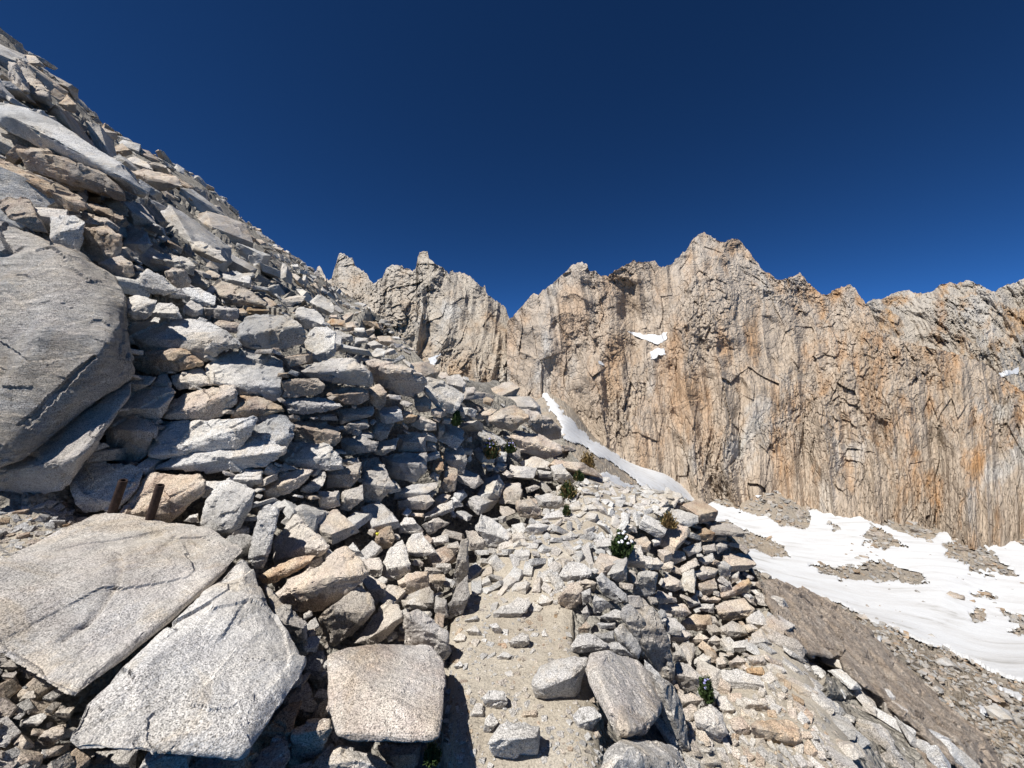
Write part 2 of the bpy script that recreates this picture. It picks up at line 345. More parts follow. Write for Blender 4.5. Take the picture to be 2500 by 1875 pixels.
TRAIL = [(1085,2010),(1085,1700),(1090,1480),(1110,1400),(1180,1370),(1220,1290),(1290,1270),(1350,1190),(1450,1155),(1580,1180),(1660,1210),(1640,1260),(1500,1320),(1440,1400),(1400,1480),(1400,1560),(1470,1680),(1480,2010)]
BANK = [(1600,2010),(1660,1780),(1800,1600),(1850,1500),(1900,1440),(1960,1560),(2020,1700),(2080,1800),(2150,2010)]
RIB = [(1835,1370),(1960,1380),(2700,1900),(2600,2010),(2350,2010),(2250,1840),(2170,1740),(2090,1640),(1960,1570),(1905,1500)]
SANDL = [(-420,1300),(160,1235),(215,1290),(0,1400),(-420,1460)]
COB = [(1100,1440),(1130,1390),(1180,1370),(1200,1300),(1290,1265),(1350,1185),(1450,1155),(1580,1183),(1690,1215),(1660,1270),(1500,1325),(1440,1400),(1400,1450),(1300,1440),(1200,1450)]
SURF = {}
def surf_pt(px, py):        # a point on the finished, uneven ground
    P, nr, nc = SURF['P'], SURF['nr'], SURF['nc']; e = float(edge_y(px))
    c = min(max((px+400)/2960*(nc-1), 0), nc-1.001); r = min(max(((py-e)/(2010-e)), 0), 1)**(1/1.15)*(nr-1); r = min(r, nr-1.001)
    i, j = int(r), int(c); a, b = r-i, c-j
    return (P[i, j]*(1-b)+P[i, j+1]*b)*(1-a)+(P[i+1, j]*(1-b)+P[i+1, j+1]*b)*a
def ground_sheet():
    nc, nr = 500, 240
    cx = np.linspace(-400, 2560, nc); t = np.linspace(0, 1, nr)**1.15
    PX = np.repeat(cx[None], nr, 0); PY = edge_y(cx)[None]*(1-t[:, None])+2010*t[:, None]
    Y = nearY(PX, PY)
    P = world_pt(PX, PY, Y).reshape(-1, 3)
    sz = np.clip(Y.ravel()/9, 0, 1)
    soft = (inpoly(PX, PY, TRAIL) | inpoly(PX, PY, BANK)).ravel()
    k = np.where(soft, 0.0, np.where(inpoly(PX, PY, RIB).ravel(), 0.05, 1.0))
    d = k*(0.03*facet3(P/0.42, 3, 1.2)+0.02*facet3(P/0.17, 9, 1.3))*(1-sz)+k*sz*(0.16*facet3(P/2.3, 5, 1.2)+0.10*facet3(P/0.9, 21, 1.2))
    d = d+0.02*fbm(P*2.2, 4)
    fade = np.clip(t*14, 0.12, 1)[:, None]*np.ones((1, nc))
    setback = np.where(inpoly(PX, PY, TRAIL) | inpoly(PX, PY, BANK) | inpoly(PX, PY, RIB), 0.0, 1.0)   # bare ground lies behind the stones that cover it
    for _ in range(40):      # soft transitions
        setback = (setback+np.roll(setback, 1, 0)+np.roll(setback, -1, 0)+np.roll(setback, 1, 1)+np.roll(setback, -1, 1))/5
    steep = np.clip((PX-60)/200, 0, 1)*np.clip((1180-PX)/120, 0, 1)*np.clip((PY-680)/120, 0, 1)
    Y2 = Y*(1+setback*np.clip(t*25, 0.3, 1)[:, None]*(0.035+0.05*steep))
    P = world_pt(PX, PY, Y2)
    gu = np.gradient(P, axis=1); gv = np.gradient(P, axis=0); nn = np.cross(gv, gu); nn /= np.linalg.norm(nn, axis=-1, keepdims=True)
    nn *= np.where((nn*(P-np.array([0, 0, EYE]))).sum(-1, keepdims=True) > 0, -1, 1)
    P = P+nn*(d.reshape(Y.shape)*fade-setback*(0.012*Y+0.02)*np.clip(t*30, .25, 1)[:, None])[..., None]
    SURF['P'] = P; SURF['nr'] = nr; SURF['nc'] = nc
    # the ground goes on behind its skyline: back and down the far side
    back = []
    for s, dz in ((1.05, .03), (1.25, .16), (1.8, .6)):
        e = P[0].copy(); y0 = e[:, 1].copy()
        e[:, 0] *= s; e[:, 1] *= s; e[:, 2] = EYE+(e[:, 2]-EYE)*s-dz*y0*0.55
        back.append(e)
    V = np.concatenate([np.stack(back[::-1]), P], 0); nb = len(back)
    nrt = nr+nb; fc = grid_faces(nrt, nc)
    cxm = ((PX[:-1, :-1]+PX[1:, 1:])/2); cym = ((PY[:-1, :-1]+PY[1:, 1:])/2)
    jx = fbm(np.stack([cxm.ravel()/40, cym.ravel()/40, cxm.ravel()*0], 1), 8).reshape(cxm.shape)*22
    lab = np.zeros((nrt-1, nc-1), int)
    def put(poly, i): lab[nb:][inpoly(cxm+jx, cym+jx*0.7, poly)] = i
    put(RIB, 3); put(BANK, 2); put(TRAIL, 1); put(SANDL, 2)
    top = lab[nb].copy(); lab[:nb] = np.where(top == 3, 3, 0)[None]
    res = {}
    for i, (nm, mt) in enumerate((('hillside', 'ground'), ('trail', 'dirt'), ('dirt_bank', 'dirt'), ('lower_slope', 'rib'))):
        v, f = compact(V.reshape(-1, 3), fc[(lab == i).ravel()])
        me = mesh_np(nm, v, f, i in (1, 2)); res[nm] = link(nm, me, M[mt], kind='structure')
    return res
G = ground_sheet()
G['hillside']['label'] = 'steep stony hillside carrying the talus, slabs and trail'
G['trail']['label'] = 'sandy footpath turning into cobbled stones round the bend'
G['dirt_bank']['label'] = 'gravelly tan dirt bank falling away below the retaining wall'
G['lower_slope']['label'] = 'brown bare slope under the bedrock rib'

# ------------------------------------------------------------------ the valley with its snowfield
vt = TPS([(1330,940,300),(1290,1000,240),(1400,1080,125),(1450,1130,100),(1380,1040,150),(1500,1120,175),(1700,1230,190),(1450,1060,255),(1539,1126,235),(1621,1149,225),(1745,1205,210),(1880,1196,205),(1971,1241,190),(2130,1260,180),(2301,1296,165),(2500,1325,150),(2650,1340,140),
 (1900,1350,120),(2100,1400,105),(2300,1450,90),(2500,1600,60),(2100,1500,70),(1900,1420,85),(2250,1600,50),(2400,1700,38),(2250,1700,30),(2400,1800,24),(2500,1875,20),(1850,1300,150),(1800,1250,180),(1600,1200,140),(1700,1300,120),(1500,1180,95),(1300,1150,70),(2650,1900,20),(2650,1600,58),(1900,1600,34),(2100,1700,24),(2200,1900,14),(1500,1500,30),(1800,1900,12)], 3e-4)
vtop = lambda x: np.interp(x, [1200,1292,1325,1345,1400,1450,1539,1621,1717,1745,1881,1971,2048,2084,2130,2301,2324,2405,2500,2700], [990,960,925,930,985,1030,1100,1125,1185,1180,1172,1215,1190,1225,1235,1270,1245,1275,1297,1320])
def valleyY(px, py): return 1/np.clip(vt(px, py), 1/320, 1/9)
SNOW = [pts(6, '560,985 600,1030 640,1100 720,1180 830,1290 900,1350 1000,1400 1110,1470 1160,1480 1200,1490 1260,1500 1330,1530 1480,1640')
 + pts(8, '0,275 140,320 260,350 340,395 470,410 500,375 475,308 640,305 715,325 700,280 635,222 720,285 800,350 840,380 900,400 1030,450 1120,460 1160,430 1220,420 1230,362 1290,380 1400,420 1560,470 1605,490 1900,560 1900,1300 1605,1215 1500,1185 1400,1140 1200,1040 1100,1010 1010,970 930,935 800,890 700,830 640,800 560,770 480,745 400,720 310,690 200,620 120,600 100,520 200,520 280,555 390,560 345,500 270,460 160,425 60,380 -60,350')
 + pts(6, '1420,1700 1300,1659 1200,1640 1160,1590 1090,1540 1000,1470 900,1420 830,1370 690,1330 690,1250 650,1180 600,1120 565,1030'),
 pts(7, '430,110 520,125 570,160 660,192 560,200 450,160'), pts(8, '1420,1195 1470,1235 1560,1262 1605,1290 1700,1330 1605,1312 1500,1268 1430,1225'), pts(8, '1345,1328 1400,1345 1465,1356 1440,1400 1390,1382'), pts(8,'820,980 870,985 850,1000'), pts(8,'1000,1030 1050,1050 1030,1060')]
ISL = [pts(8, s) for s in ('470,600 560,590 700,610 800,575 960,610 1060,640 1115,690 1080,705 900,680 770,690 680,680 560,640', '770,420 820,400 900,430 960,480 1010,510 940,500 870,520 800,480', '1170,490 1220,480 1310,450 1370,480 1500,590 1560,650 1480,640 1370,610 1370,640 1320,630 1310,600 1230,560', '570,380 600,375 640,410 600,410', '1480,840 1605,860 1750,880 1750,1000 1605,980 1520,950 1590,930 1530,890', '1310,860 1370,820 1420,860 1390,900 1340,895', '1330,745 1440,745 1450,770 1370,760', '770,470 790,480 780,490', '1380,640 1420,645 1440,670 1400,660')]
def snow_mask(x, y):
    q = np.stack([np.ravel(x)/17, np.ravel(y)/11, np.ravel(x)*0], 1)
    jx = fbm(q, 31, 4).reshape(np.shape(x))*11; jy = fbm(q, 77, 4).reshape(np.shape(x))*7
    m = np.zeros(np.shape(x), bool)
    for p in SNOW: m |= inpoly(x+jx, y+jy, p)
    for p in ISL: m &= ~inpoly(x+jx*1.6, y+jy*1.6, p)
    return m
def valley():
    nc, nr = 580, 300; cx = np.linspace(1200, 2700, nc); t = np.linspace(0, 1, nr)
    PX = np.repeat(cx[None], nr, 0); PY = vtop(cx)[None]*(1-t[:, None])+1960*t[:, None]
    Y = valleyY(PX, PY); sm = snow_mask((PX[:-1, :-1]+PX[1:, 1:])/2, (PY[:-1, :-1]+PY[1:, 1:])/2)
    B = world_pt(PX, PY, Y).reshape(-1, 3)
    rough = 0.5*facet3(B/4.0, 3, 1.2)+0.3*facet3(B/1.6, 13, 1.2)
    R = B.copy(); R[:, 2] += rough*0.5-0.35
    v = mesh_np('valley_ground', R, grid_faces(nr, nc)); link('valley_ground', v, M['scree'], kind='structure', label='grey brown scree slope round the snow below the cliffs')
    full = np.zeros((nr, nc)); cnt = np.zeros((nr, nc))
    for a in (0, 1):
        for b in (0, 1):
            full[a:nr-1+a, b:nc-1+b] += sm
            cnt[a:nr-1+a, b:nc-1+b] += 1
    inner = (full == cnt).ravel()
    S = B.copy(); S[:, 2] += np.where(inner, 0.30, 0.0)+0.2*fbm(B/14, 6, 3)*inner
    sv, sf = compact(S, grid_faces(nr, nc, sm))
    link('snowfield', mesh_np('snowfield', sv, sf, True), M['snow'], kind='structure', label='long white snowfield lying along the foot of the cliffs')
    return PX, PY, B, np.pad(sm, ((0, 1), (0, 1)), 'edge')
VPX, VPY, VB, VSM = valley()

# ------------------------------------------------------------------ the cliffs and peaks
def relief(X, Z, amp, s, lean=0.12):
    q = X+lean*Z
    zz = np.zeros_like(X)
    wx = 9*fbm(np.stack([X/30, Z/45, zz], 1), s+1, 3); wz = 9*fbm(np.stack([X/30, Z/45, zz+7], 1), s+2, 3)
    a = q+wx; b = Z+wz
    butt = 1-np.abs(fbm(np.stack([a/44, b/130, zz], 1), s+3, 3))*3.0
    mid = 1-np.abs(fbm(np.stack([(a+.4*b)/22, (b-.3*a)/34, zz+3], 1), s+5, 3))*2.6
    fin = 1-np.abs(fbm(np.stack([(q+.3*wx)/9, Z/75, zz+5], 1), s+6, 3))*2.8
    fine = 1-np.abs(fbm(np.stack([(q+.3*wx)/3.6, Z/26, zz+5], 1), s+7, 3))*2.4
    brk = np.clip(0.75+1.9*fbm(np.stack([(a-.5*b)/38, (b+.3*a)/46, zz+9], 1), s+8, 3), 0.3, 1.5)
    r = 14.0*butt+5.5*mid+4.0*fin+0.8*fine+1.9*facet2(a/11, b/24, s+4, 1.6)+brk*(1.25*facet2(a/5.5, b/11, s+14, 1.7)+0.9*facet2(a/2.8, b/4.5, s+24, 1.8)+0.55*facet2(a/1.5, b/2.0, s+34, 1.6))
    return -amp*r
def massif(name, sky, base, tps, xr, step, nr, amp, mtl, label, seed, jag=3.0, lean=0.12, yref=260.0):
    nc = int((xr[1]-xr[0])/step); cx = np.linspace(xr[0], xr[1], nc)
    sx = [p[0] for p in sky]; sy = [p[1] for p in sky]; top = np.interp(cx, sx, sy)
    zz = np.zeros(nc)
    top = top+jag*(fbm(np.stack([cx/9, zz, zz], 1), seed, 4, 0.6)*1.2+facet2(cx/6, zz, seed+5, 1.2)*0.6)
    bot = np.interp(cx, [p[0] for p in base], [p[1] for p in base]); t = np.linspace(0, 1, nr)
    PX = np.repeat(cx[None], nr, 0); PY = top[None]*(1-t[:, None])+bot[None]*t[:, None]
    Y = 1/np.clip(tps(PX, PY), 1/1500, 1/60)
    B = world_pt(PX, PY, Y).reshape(-1, 3)
    U = (B[:, 0]/B[:, 1])*yref
    d = relief(U, B[:, 2], amp, seed, lean).reshape(Y.shape)
    Y2 = Y+d
    P = world_pt(PX, PY, Y2)
    back = []
    for k, (dy, dz) in enumerate(((1.5, -0.8), (6, -7), (30, -45), (80, -160))):
        e = P[0].copy(); e[:, 1] += dy; e[:, 0] *= 1+dy/e[:, 1]; e[:, 2] += dz; back.append(e)
    V = np.concatenate([np.stack(back[::-1]), P], 0); f = grid_faces(nr+4, nc)
    me = mesh_np(name, V.reshape(-1, 3), f, False)
    W = V.reshape(-1, 3); at = me.attributes.new('rock_uvw', 'FLOAT_VECTOR', 'POINT')
    at.data.foreach_set('vector', np.stack([W[:, 0]/W[:, 1]*yref, (W[:, 1]-yref)*0.35, W[:, 2]], 1).astype(np.float32).ravel())
    o = link(name, me, M[mtl], kind='structure', label=label)
    return PX, PY, P
SKY_A = pts(5, '380,240 430,195 445,130 458,126 470,138 490,180 500,212 535,205 548,150 562,105 585,52 600,44 612,48 640,70 668,80 680,120 720,148 760,180 775,222 800,232 850,190 870,150 910,120 970,130 1040,160 1060,140 1070,80 1088,30 1110,25 1135,34 1140,80 1180,110 1240,150 1265,175 1285,148 1300,160 1380,180 1430,220 1478,262 1490,248 1500,300 1560,340 1620,390 1642,450 1680,480 1760,520')
SKY_B = pts(6, '340,640 370,580 400,550 470,480 520,420 550,440 570,410 640,360 700,300 770,240 820,225 850,250 870,285 910,290 930,315 980,310 1030,280 1080,250 1140,220 1200,230 1270,220 1300,250 1340,260 1380,240 1430,190 1480,140 1500,100 1540,60 1580,40 1610,60 1640,90 1680,100 1720,100')+pts(9, '100,95 150,90 200,70 230,80 260,110 300,160 330,200 360,250 400,260 440,300 480,290 560,260 590,290 620,330 660,360 700,380 740,350 800,330 830,315 860,340 890,390 930,440 960,500 1000,570 1100,615 1180,645 1400,690 1550,740 1650,820 1770,900 1900,980 2200,1100')
SKY_C = pts(9, '820,560 900,430 960,400 1000,400 1080,360 1150,345 1190,370 1270,360 1320,320 1370,310 1400,320 1470,295 1530,320 1600,360 1680,320 1770,290 1900,260 2200,240')
tA = TPS([(780,700,420),(850,640,430),(1020,640,400),(1130,700,390),(1230,770,400),(900,800,340),(1050,850,320),(1150,850,310),(1230,850,340),(1200,960,290),(1000,960,290),(1260,950,300)], 1e-4)
tB = TPS([(x, y, 205+(d-205)*0.62 if d > 205 else d) for x, y, d in [(1245,790,390),(1250,950,330),(1300,900,320),(1300,700,370),(1420,640,385),(1420,800,330),(1500,850,310),(1500,1050,260),(1580,1150,228),(1720,1220,205),(1720,570,430),(1700,700,370),(1700,800,320),(1750,1000,262),(1600,1050,248),(1560,790,360),(1620,640,390),(1900,700,400),(1880,850,325),(1900,1000,250),(1960,1240,190),(2000,1100,222),(2200,860,320),(2200,1050,240),(2300,1300,162),(2400,950,280),(2400,1150,200),(2140,750,410),(2500,1330,148),(2600,1000,270)]], 1e-4)
tC = TPS([(2100,740,620),(2300,690,640),(2500,680,600),(2200,850,520),(2400,900,450),(2500,1000,400),(2650,800,560)], 1e-4)
cA = massif('spired_ridge', SKY_A, [(700,960),(1000,980),(1300,1010)], tA, (760, 1290), 1.7, 270, 1.0, 'cliff_pale', 'pale jagged ridge with rock spires left of the notch', 41, 3.2, -0.06)
cB = massif('main_peak', SKY_B, [(1230,1010),(1330,990),(1400,1040),(1539,1150),(1720,1240),(1880,1230),(1971,1275),(2130,1295),(2300,1330),(2500,1360),(2700,1390)], tB, (1238, 2680), 1.9, 390, 0.8, 'cliff', 'tan fluted granite cliff rising to a blocky pointed summit', 61, 2.6)
cC = massif('far_ridge', SKY_C, [(2000,900),(2300,960),(2700,1150)], tC, (2060, 2700), 2.2, 170, 1.2, 'cliff_far', 'grey distant ridge behind the shoulder of the main peak', 91, 2.2, 0.35, 480.0)
def cliff_snow(cl, polys, label):
    PX, PY, P = cl; nr, nc = PX.shape
    x = (PX[:-1, :-1]+PX[1:, 1:])/2; y = (PY[:-1, :-1]+PY[1:, 1:])/2
    for p in polys:
        q = np.stack([x.ravel()/12, y.ravel()/8, x.ravel()*0], 1); j = fbm(q, 51).reshape(x.shape)*6
        m = inpoly(x+j, y+j*0.6, p)
        if not m.any(): continue
        # a smooth bank of snow resting in front of the broken rock
        S = P.copy(); sub = np.zeros((nr, nc), bool); sub[:-1, :-1] |= m; sub[1:, 1:] |= m; sub[:-1, 1:] |= m; sub[1:, :-1] |= m
        a = np.c_[PX[sub], PY[sub], np.ones(sub.sum())]; w = np.linalg.lstsq(a, 1/P[..., 1][sub], rcond=None)[0]
        yy = 1/(np.stack([PX, PY, np.ones_like(PX)], -1)@w); yy = np.minimum(yy-1.0, P[..., 1]-0.5)
        S = world_pt(PX, PY, yy); v, f = compact(S.reshape(-1, 3), grid_faces(nr, nc, m))
        link('snow_patch', mesh_np('snow_patch', v, f, True), M['snow'], kind='structure', label=label)
cliff_snow(cB, [pts(6, s) for s in ('1100,658 1200,678 1290,684 1350,668 1355,710 1290,742 1230,720 1150,690', '1240,790 1290,768 1335,768 1330,800 1250,838', '915,840 935,845 958,872 930,868')]+[pts(9, s) for s in ('320,1460 345,1455 335,1475','430,1440 465,1450 445,1455')], 'small snow patch caught on the ledges of the cliff')
cliff_snow(cA, [pts(5, '1135,700 1165,690 1212,668 1190,700 1170,742 1150,735')], 'small snow patch at the foot of the spires')
cliff_snow(cC, [pts(9, '1635,800 1690,785 1745,768 1730,798 1650,822')], 'small snow patch on the grey distant ridge')
# ------------------------------------------------------------------ rocks
def rock_mesh(name, P3, edge, size, rough=1.0, seed=0, bev=0.012, maxit=6, fac=1.0):
    bm = bmesh.new()
    for p in P3: bm.verts.new(p)
    r = bmesh.ops.convex_hull(bm, input=bm.verts[:])
    bmesh.ops.delete(bm, geom=[v for v in bm.verts if not v.link_faces], context='VERTS')
    bmesh.ops.dissolve_limit(bm, angle_limit=math.radians(7), verts=bm.verts[:], edges=bm.edges[:])
    if bev: bmesh.ops.bevel(bm, geom=bm.edges[:], offset=bev*size, segments=1, affect='EDGES', clamp_overlap=True)
    bmesh.ops.triangulate(bm, faces=bm.faces[:])
    for it in range(maxit):
        long = [e for e in bm.edges if e.calc_length() > edge]
        if not long: break
        bmesh.ops.subdivide_edges(bm, edges=long, cuts=1, use_grid_fill=False)
        bmesh.ops.triangulate(bm, faces=[f for f in bm.faces if len(f.verts) > 3])
    bmesh.ops.recalc_face_normals(bm, faces=bm.faces[:])
    bm.normal_update()
    co = np.array([v.co for v in bm.verts]); no = np.array([v.normal for v in bm.verts])
    off = co+seed*3.7
    d = 0.030*fbm(off*(2.3/size), seed, 3)+0.016*fbm(off*(8/size), seed+5, 3)+fac*(0.022*facet3(off*(3.4/size), seed+9, 1.3)+0.008*facet3(off*(9/size), seed+19, 1.3))
    co = co+no*(d*size*rough)[:, None]
    for v, c in zip(bm.verts, co): v.co = c
    me = bpy.data.meshes.new(name); bm.to_mesh(me); bm.free()
    me.polygons.foreach_set('use_smooth', np.ones(len(me.polygons), bool)); me.set_sharp_from_angle(angle=math.radians(34))
    return me
TRACED = []        # pixel outlines of the rocks already built, so that loose rock fills only what is left
def near_of(view, out, lm):
    c = np.array(pts(view, out)).mean(0); return min(lm, key=lambda q: (q[0]-c[0])**2+(q[1]-c[1])**2)[2]
def traced(spec, parent=None, name='rock'):
    """spec: view, warm, val, outline, ridge, options"""
    view, warm, val, out, ridge = spec[:5]; opt = spec[5] if len(spec) > 5 else {}
    o2 = np.array(pts(view, out)); cen = o2.mean(0); TRACED.append(o2)
    w = np.ptp(o2[:, 0]); h = np.ptp(o2[:, 1])
    Yc = float(nearY(cen[0], cen[1]))*opt.get('yk', 1.0)+opt.get('dy', 0.0); m = Yc/F; size = math.sqrt(w*h)*m
    Yc -= opt.get('proud', 0.12)*size
    Yc = min(Yc, float(nearY(cen[0], o2[:, 1].max()-2))+0.02+opt.get('dy', 0.0))      # its lower edge rests on the ground
    if ridge: r2 = np.array(pts(view, ridge))
    else:
        ty = cen[1]+h*random.uniform(-.12, .16)
        r2 = np.array([(cen[0]-w*.28, ty+h*random.uniform(-.08, .08)), (cen[0]+w*.28, ty+h*random.uniform(-.08, .08))])
    r2 = r2[np.argsort(r2[:, 0])]
    if opt.get('follow'):
        g = opt['follow']; ring = nearY(o2[:, 0], o2[:, 1])-g*1.35; rid = nearY(r2[:, 0], r2[:, 1])-g*1.35-opt.get('bulge', .03)
    else:
        ry = np.interp(o2[:, 0], r2[:, 0], r2[:, 1]); dh = (ry-o2[:, 1])*m
        kt, kf = opt.get('kt', 0.85), opt.get('kf', 0.22)
        ring = Yc+np.where(dh > 0, kt*dh, -kf*dh)+0.06*size
        rid = np.full(len(r2), Yc)
    R = world_pt(o2[:, 0], o2[:, 1], ring); Q = world_pt(r2[:, 0], r2[:, 1], rid)
    th = opt.get('thick', 0.55)*min(w, h)*m
    bx = cen[0]+(o2[:, 0]-cen[0])*0.72; by = cen[1]+(o2[:, 1]-cen[1])*0.72
    B = world_pt(bx, by, ring+th)
    A = np.concatenate([R, Q, B]); base = A.mean(0).copy(); base[2] = A[:, 2].min()
    e = opt.get('edge', max(5.0, math.sqrt(w*h)/26))*m
    me = rock_mesh(name, A-base, e, size, opt.get('rough', 1.0), seed=len(TRACED) % 97, bev=opt.get('bev', 0.012), fac=opt.get('fac', 1.0))
    for line, depth in opt.get('cracks', []):      # open fissures cut into the face
        L = np.array(pts(view, line)); Lw = world_pt(L[:, 0], L[:, 1], nearY(L[:, 0], L[:, 1]))-base
        co = np.empty(len(me.vertices)*3, np.float32); me.vertices.foreach_get('co', co); co = co.reshape(-1, 3)
        W = co+base; q = np.stack([1250+W[:, 0]/W[:, 1]*F, 937.5-(W[:, 2]-EYE)/W[:, 1]*F], 1); dm = np.full(len(q), 1e9)
        for a, b in zip(L, L[1:]):
            tt = np.clip(((q-a)@(b-a))/((b-a)@(b-a)), 0, 1); dm = np.minimum(dm, np.linalg.norm(q-(a+tt[:, None]*(b-a)), axis=1))
        co[:, 1] += depth*np.exp(-(dm/6.0)**2); co[:, 2] -= depth*.6*np.exp(-(dm/6.0)**2); me.vertices.foreach_set('co', co.ravel())
    loc = base if parent is None else base-np.array(parent.location)
    o = link(name, me, M[opt.get('mat', 'granite')], parent, warm, val); o.location = loc
    return o
def proto_mesh(name, seed, dims, edge, npt=16, rough=1.0):
    r = np.random.default_rng(seed)
    q = np.array([(a, b, c) for a in (-1, 1) for b in (-1, 1) for c in (-1, 1)], float)*r.uniform(.45, 1.0, (8, 3))
    q = np.r_[q, r.uniform(-1, 1, (npt-8, 3))*np.array([1, 1, .9])]*np.array(dims)
    me = rock_mesh(name, q, edge, 1.0, rough, seed, 0.012, 4); return me
# ------------------------------------------------------------------ single boulders and slabs
def single(spec, label, cat='boulder', group=None, name=None):
    o = traced(spec, None, name or cat.replace(' ', '_')); o['label'] = label; o['category'] = cat
    if group: o['group'] = group
    return o
single((2, .2, 1.0, '-260,90 0,140 120,150 260,200 420,320 540,390 660,430 740,480 760,520 820,590 812,740 800,880 870,1100 720,1180 640,1270 470,1370 400,1440 230,1560 90,1660 -60,1740 -260,1780', '0,380 200,340 380,400 600,470 700,640 700,900 560,1180 380,1360 150,1500 0,1600 0,900 300,800', {'follow': .06, 'rough': .9, 'fac': .6, 'edge': 7, 'mat': 'granite_face', 'bev': .006, 'thick': .3}), 'huge smooth grey granite face leaning beside the stacked stone wall', 'outcrop', name='granite_outcrop')
single((3, .3, .9, '-120,130 0,105 60,45 190,-36 335,-165 512,-270 570,-330 690,-370 690,-300 575,-170 552,-85 425,-5 435,45 370,100 375,195 240,225 120,270 0,300 -120,320', '-40,125 80,95 200,65 330,75 420,25', {'kt': .8, 'rough': .6, 'edge': 9}), 'long sloping pale boulder wedged under the huge granite face')
single((3, .25, 1.02, '-190,660 0,585 120,550 300,440 480,330 560,312 620,345 700,378 880,382 1090,402 1150,460 1250,480 1282,520 1200,600 1060,725 960,815 700,1048 500,1190 402,1295 345,1285 325,1200 260,1090 180,1000 0,960 -190,940', '100,700 400,470 700,450 1000,470 1180,530 1000,740 700,1000 450,1190 400,900 200,800', {'follow': .12, 'rough': .65, 'fac': .32, 'edge': 5, 'bev': .008, 'thick': .25, 'cracks': [('310,1000 370,950 440,915 500,850 560,760 605,690 625,600 610,550', .03)]}), 'broad pale tan granite slab with two rusty posts at its upper edge', 'slab')
single((3, .12, 1.02, '1265,562 1295,570 1370,690 1440,820 1450,930 1530,1020 1590,1110 1582,1190 1480,1310 1400,1430 1330,1530 1280,1590 1180,1570 1060,1550 940,1530 830,1530 710,1525 590,1555 480,1570 380,1570 330,1515 360,1465 425,1325 530,1232 700,1100 950,890 1100,770 1200,668', '1280,660 1350,850 1450,1060 1480,1180 1300,1430 1150,1500 800,1470 500,1500 480,1420 700,1180 1000,920 1000,1200', {'follow': .17, 'rough': .85, 'fac': .45, 'edge': 5.5, 'bev': .008, 'thick': .22}), 'grey granite slab with a ragged lower edge below the open crack', 'slab')
single((3, .25, .8, '1380,700 1450,800 1560,855 1605,900 1592,980 1605,1030 1590,1120 1540,1080 1460,960 1430,860', '', {'dy': .02, 'kf': .6}), 'shaded side block tucked under the corner of the grey slab', 'boulder')
single((4, .42, .97, '425,1065 530,1030 700,1015 965,1020 1000,1050 1040,1110 1045,1300 1020,1400 1022,1500 990,1522 780,1520 540,1530 470,1500 462,1440 430,1360 428,1200', '545,1062 720,1045 960,1050 985,1200 1005,1480 780,1500 500,1480 480,1300', {'follow': .20, 'rough': .33, 'edge': 6, 'bev': .012, 'thick': .5}), 'large squarish pinkish brown granite block beside the sandy trail', 'block')
single((7, .10, .95, '100,1210 150,1130 230,1090 320,1085 395,1072 400,1100 350,1160 332,1200 335,1290 300,1330 240,1370 190,1360 120,1290', '150,1240 230,1220 310,1180', {'kt': .8, 'kf': .5, 'proud': .2, 'bev': .1, 'rough': .7}), 'rounded white granite boulder with a pointed beak on the trail')
single((7, .30, .97, '400,1060 500,1040 640,1090 750,1170 790,1310 780,1390 690,1490 580,1500 540,1480 480,1320 400,1220 385,1150', '450,1180 540,1400 600,1470 690,1450 770,1370 720,1200', {'follow': .2, 'bulge': .10, 'rough': .5, 'bev': .06, 'thick': .5}), 'long smooth pale boulder along the outer edge of the trail')
single((7, .08, 1.0, '440,1690 480,1560 550,1510 700,1500 850,1550 930,1659 960,1760 700,1800 430,1760', '560,1580 700,1570 830,1640', {'follow': .2, 'bulge': .12, 'rough': .6, 'bev': .06}), 'white speckled boulder below the long smooth boulder at the trail edge')
single((7, .12, .9, '318,1390 350,1340 420,1330 465,1390 430,1450 380,1495 340,1470', '350,1430 400,1420 445,1400', {'proud': .3, 'kf': .5}), 'small grey rounded rock alone beside the long smooth boulder', 'rock')
single((4, .1, .95, '1270,1530 1320,1440 1450,1420 1540,1440 1530,1500 1510,1580 1530,1659 1400,1720 1350,1650 1290,1590', '1330,1510 1450,1500 1510,1500', {'proud': .1, 'kt': 1.1, 'kf': .7}), 'flat grey boulder half sunk in the sandy trail')
single((8, .7, .93, '170,1430 230,1410 370,1400 425,1440 440,1500 432,1555 330,1565 240,1530 180,1475', '180,1440 250,1490 340,1500 430,1500', {'proud': .2, 'kf': .3, 'kt': 1.0}), 'brown wedge shaped boulder lying alone on the dirt bank')
single((3, .15, .92, '360,100 400,70 520,58 640,62 760,100 720,200 640,290 600,312 450,320 400,260 370,180', '380,230 500,270 620,270', {'kt': .6}), 'grey flat boulder behind the rusty posts')
single((3, .65, .93, '620,330 680,270 720,180 800,110 1040,120 1082,150 1060,230 1000,290 900,330 880,382 740,382', '700,330 800,300 960,250 1060,180', {'kt': .7}), 'tan orange stained boulder behind the rusty posts')
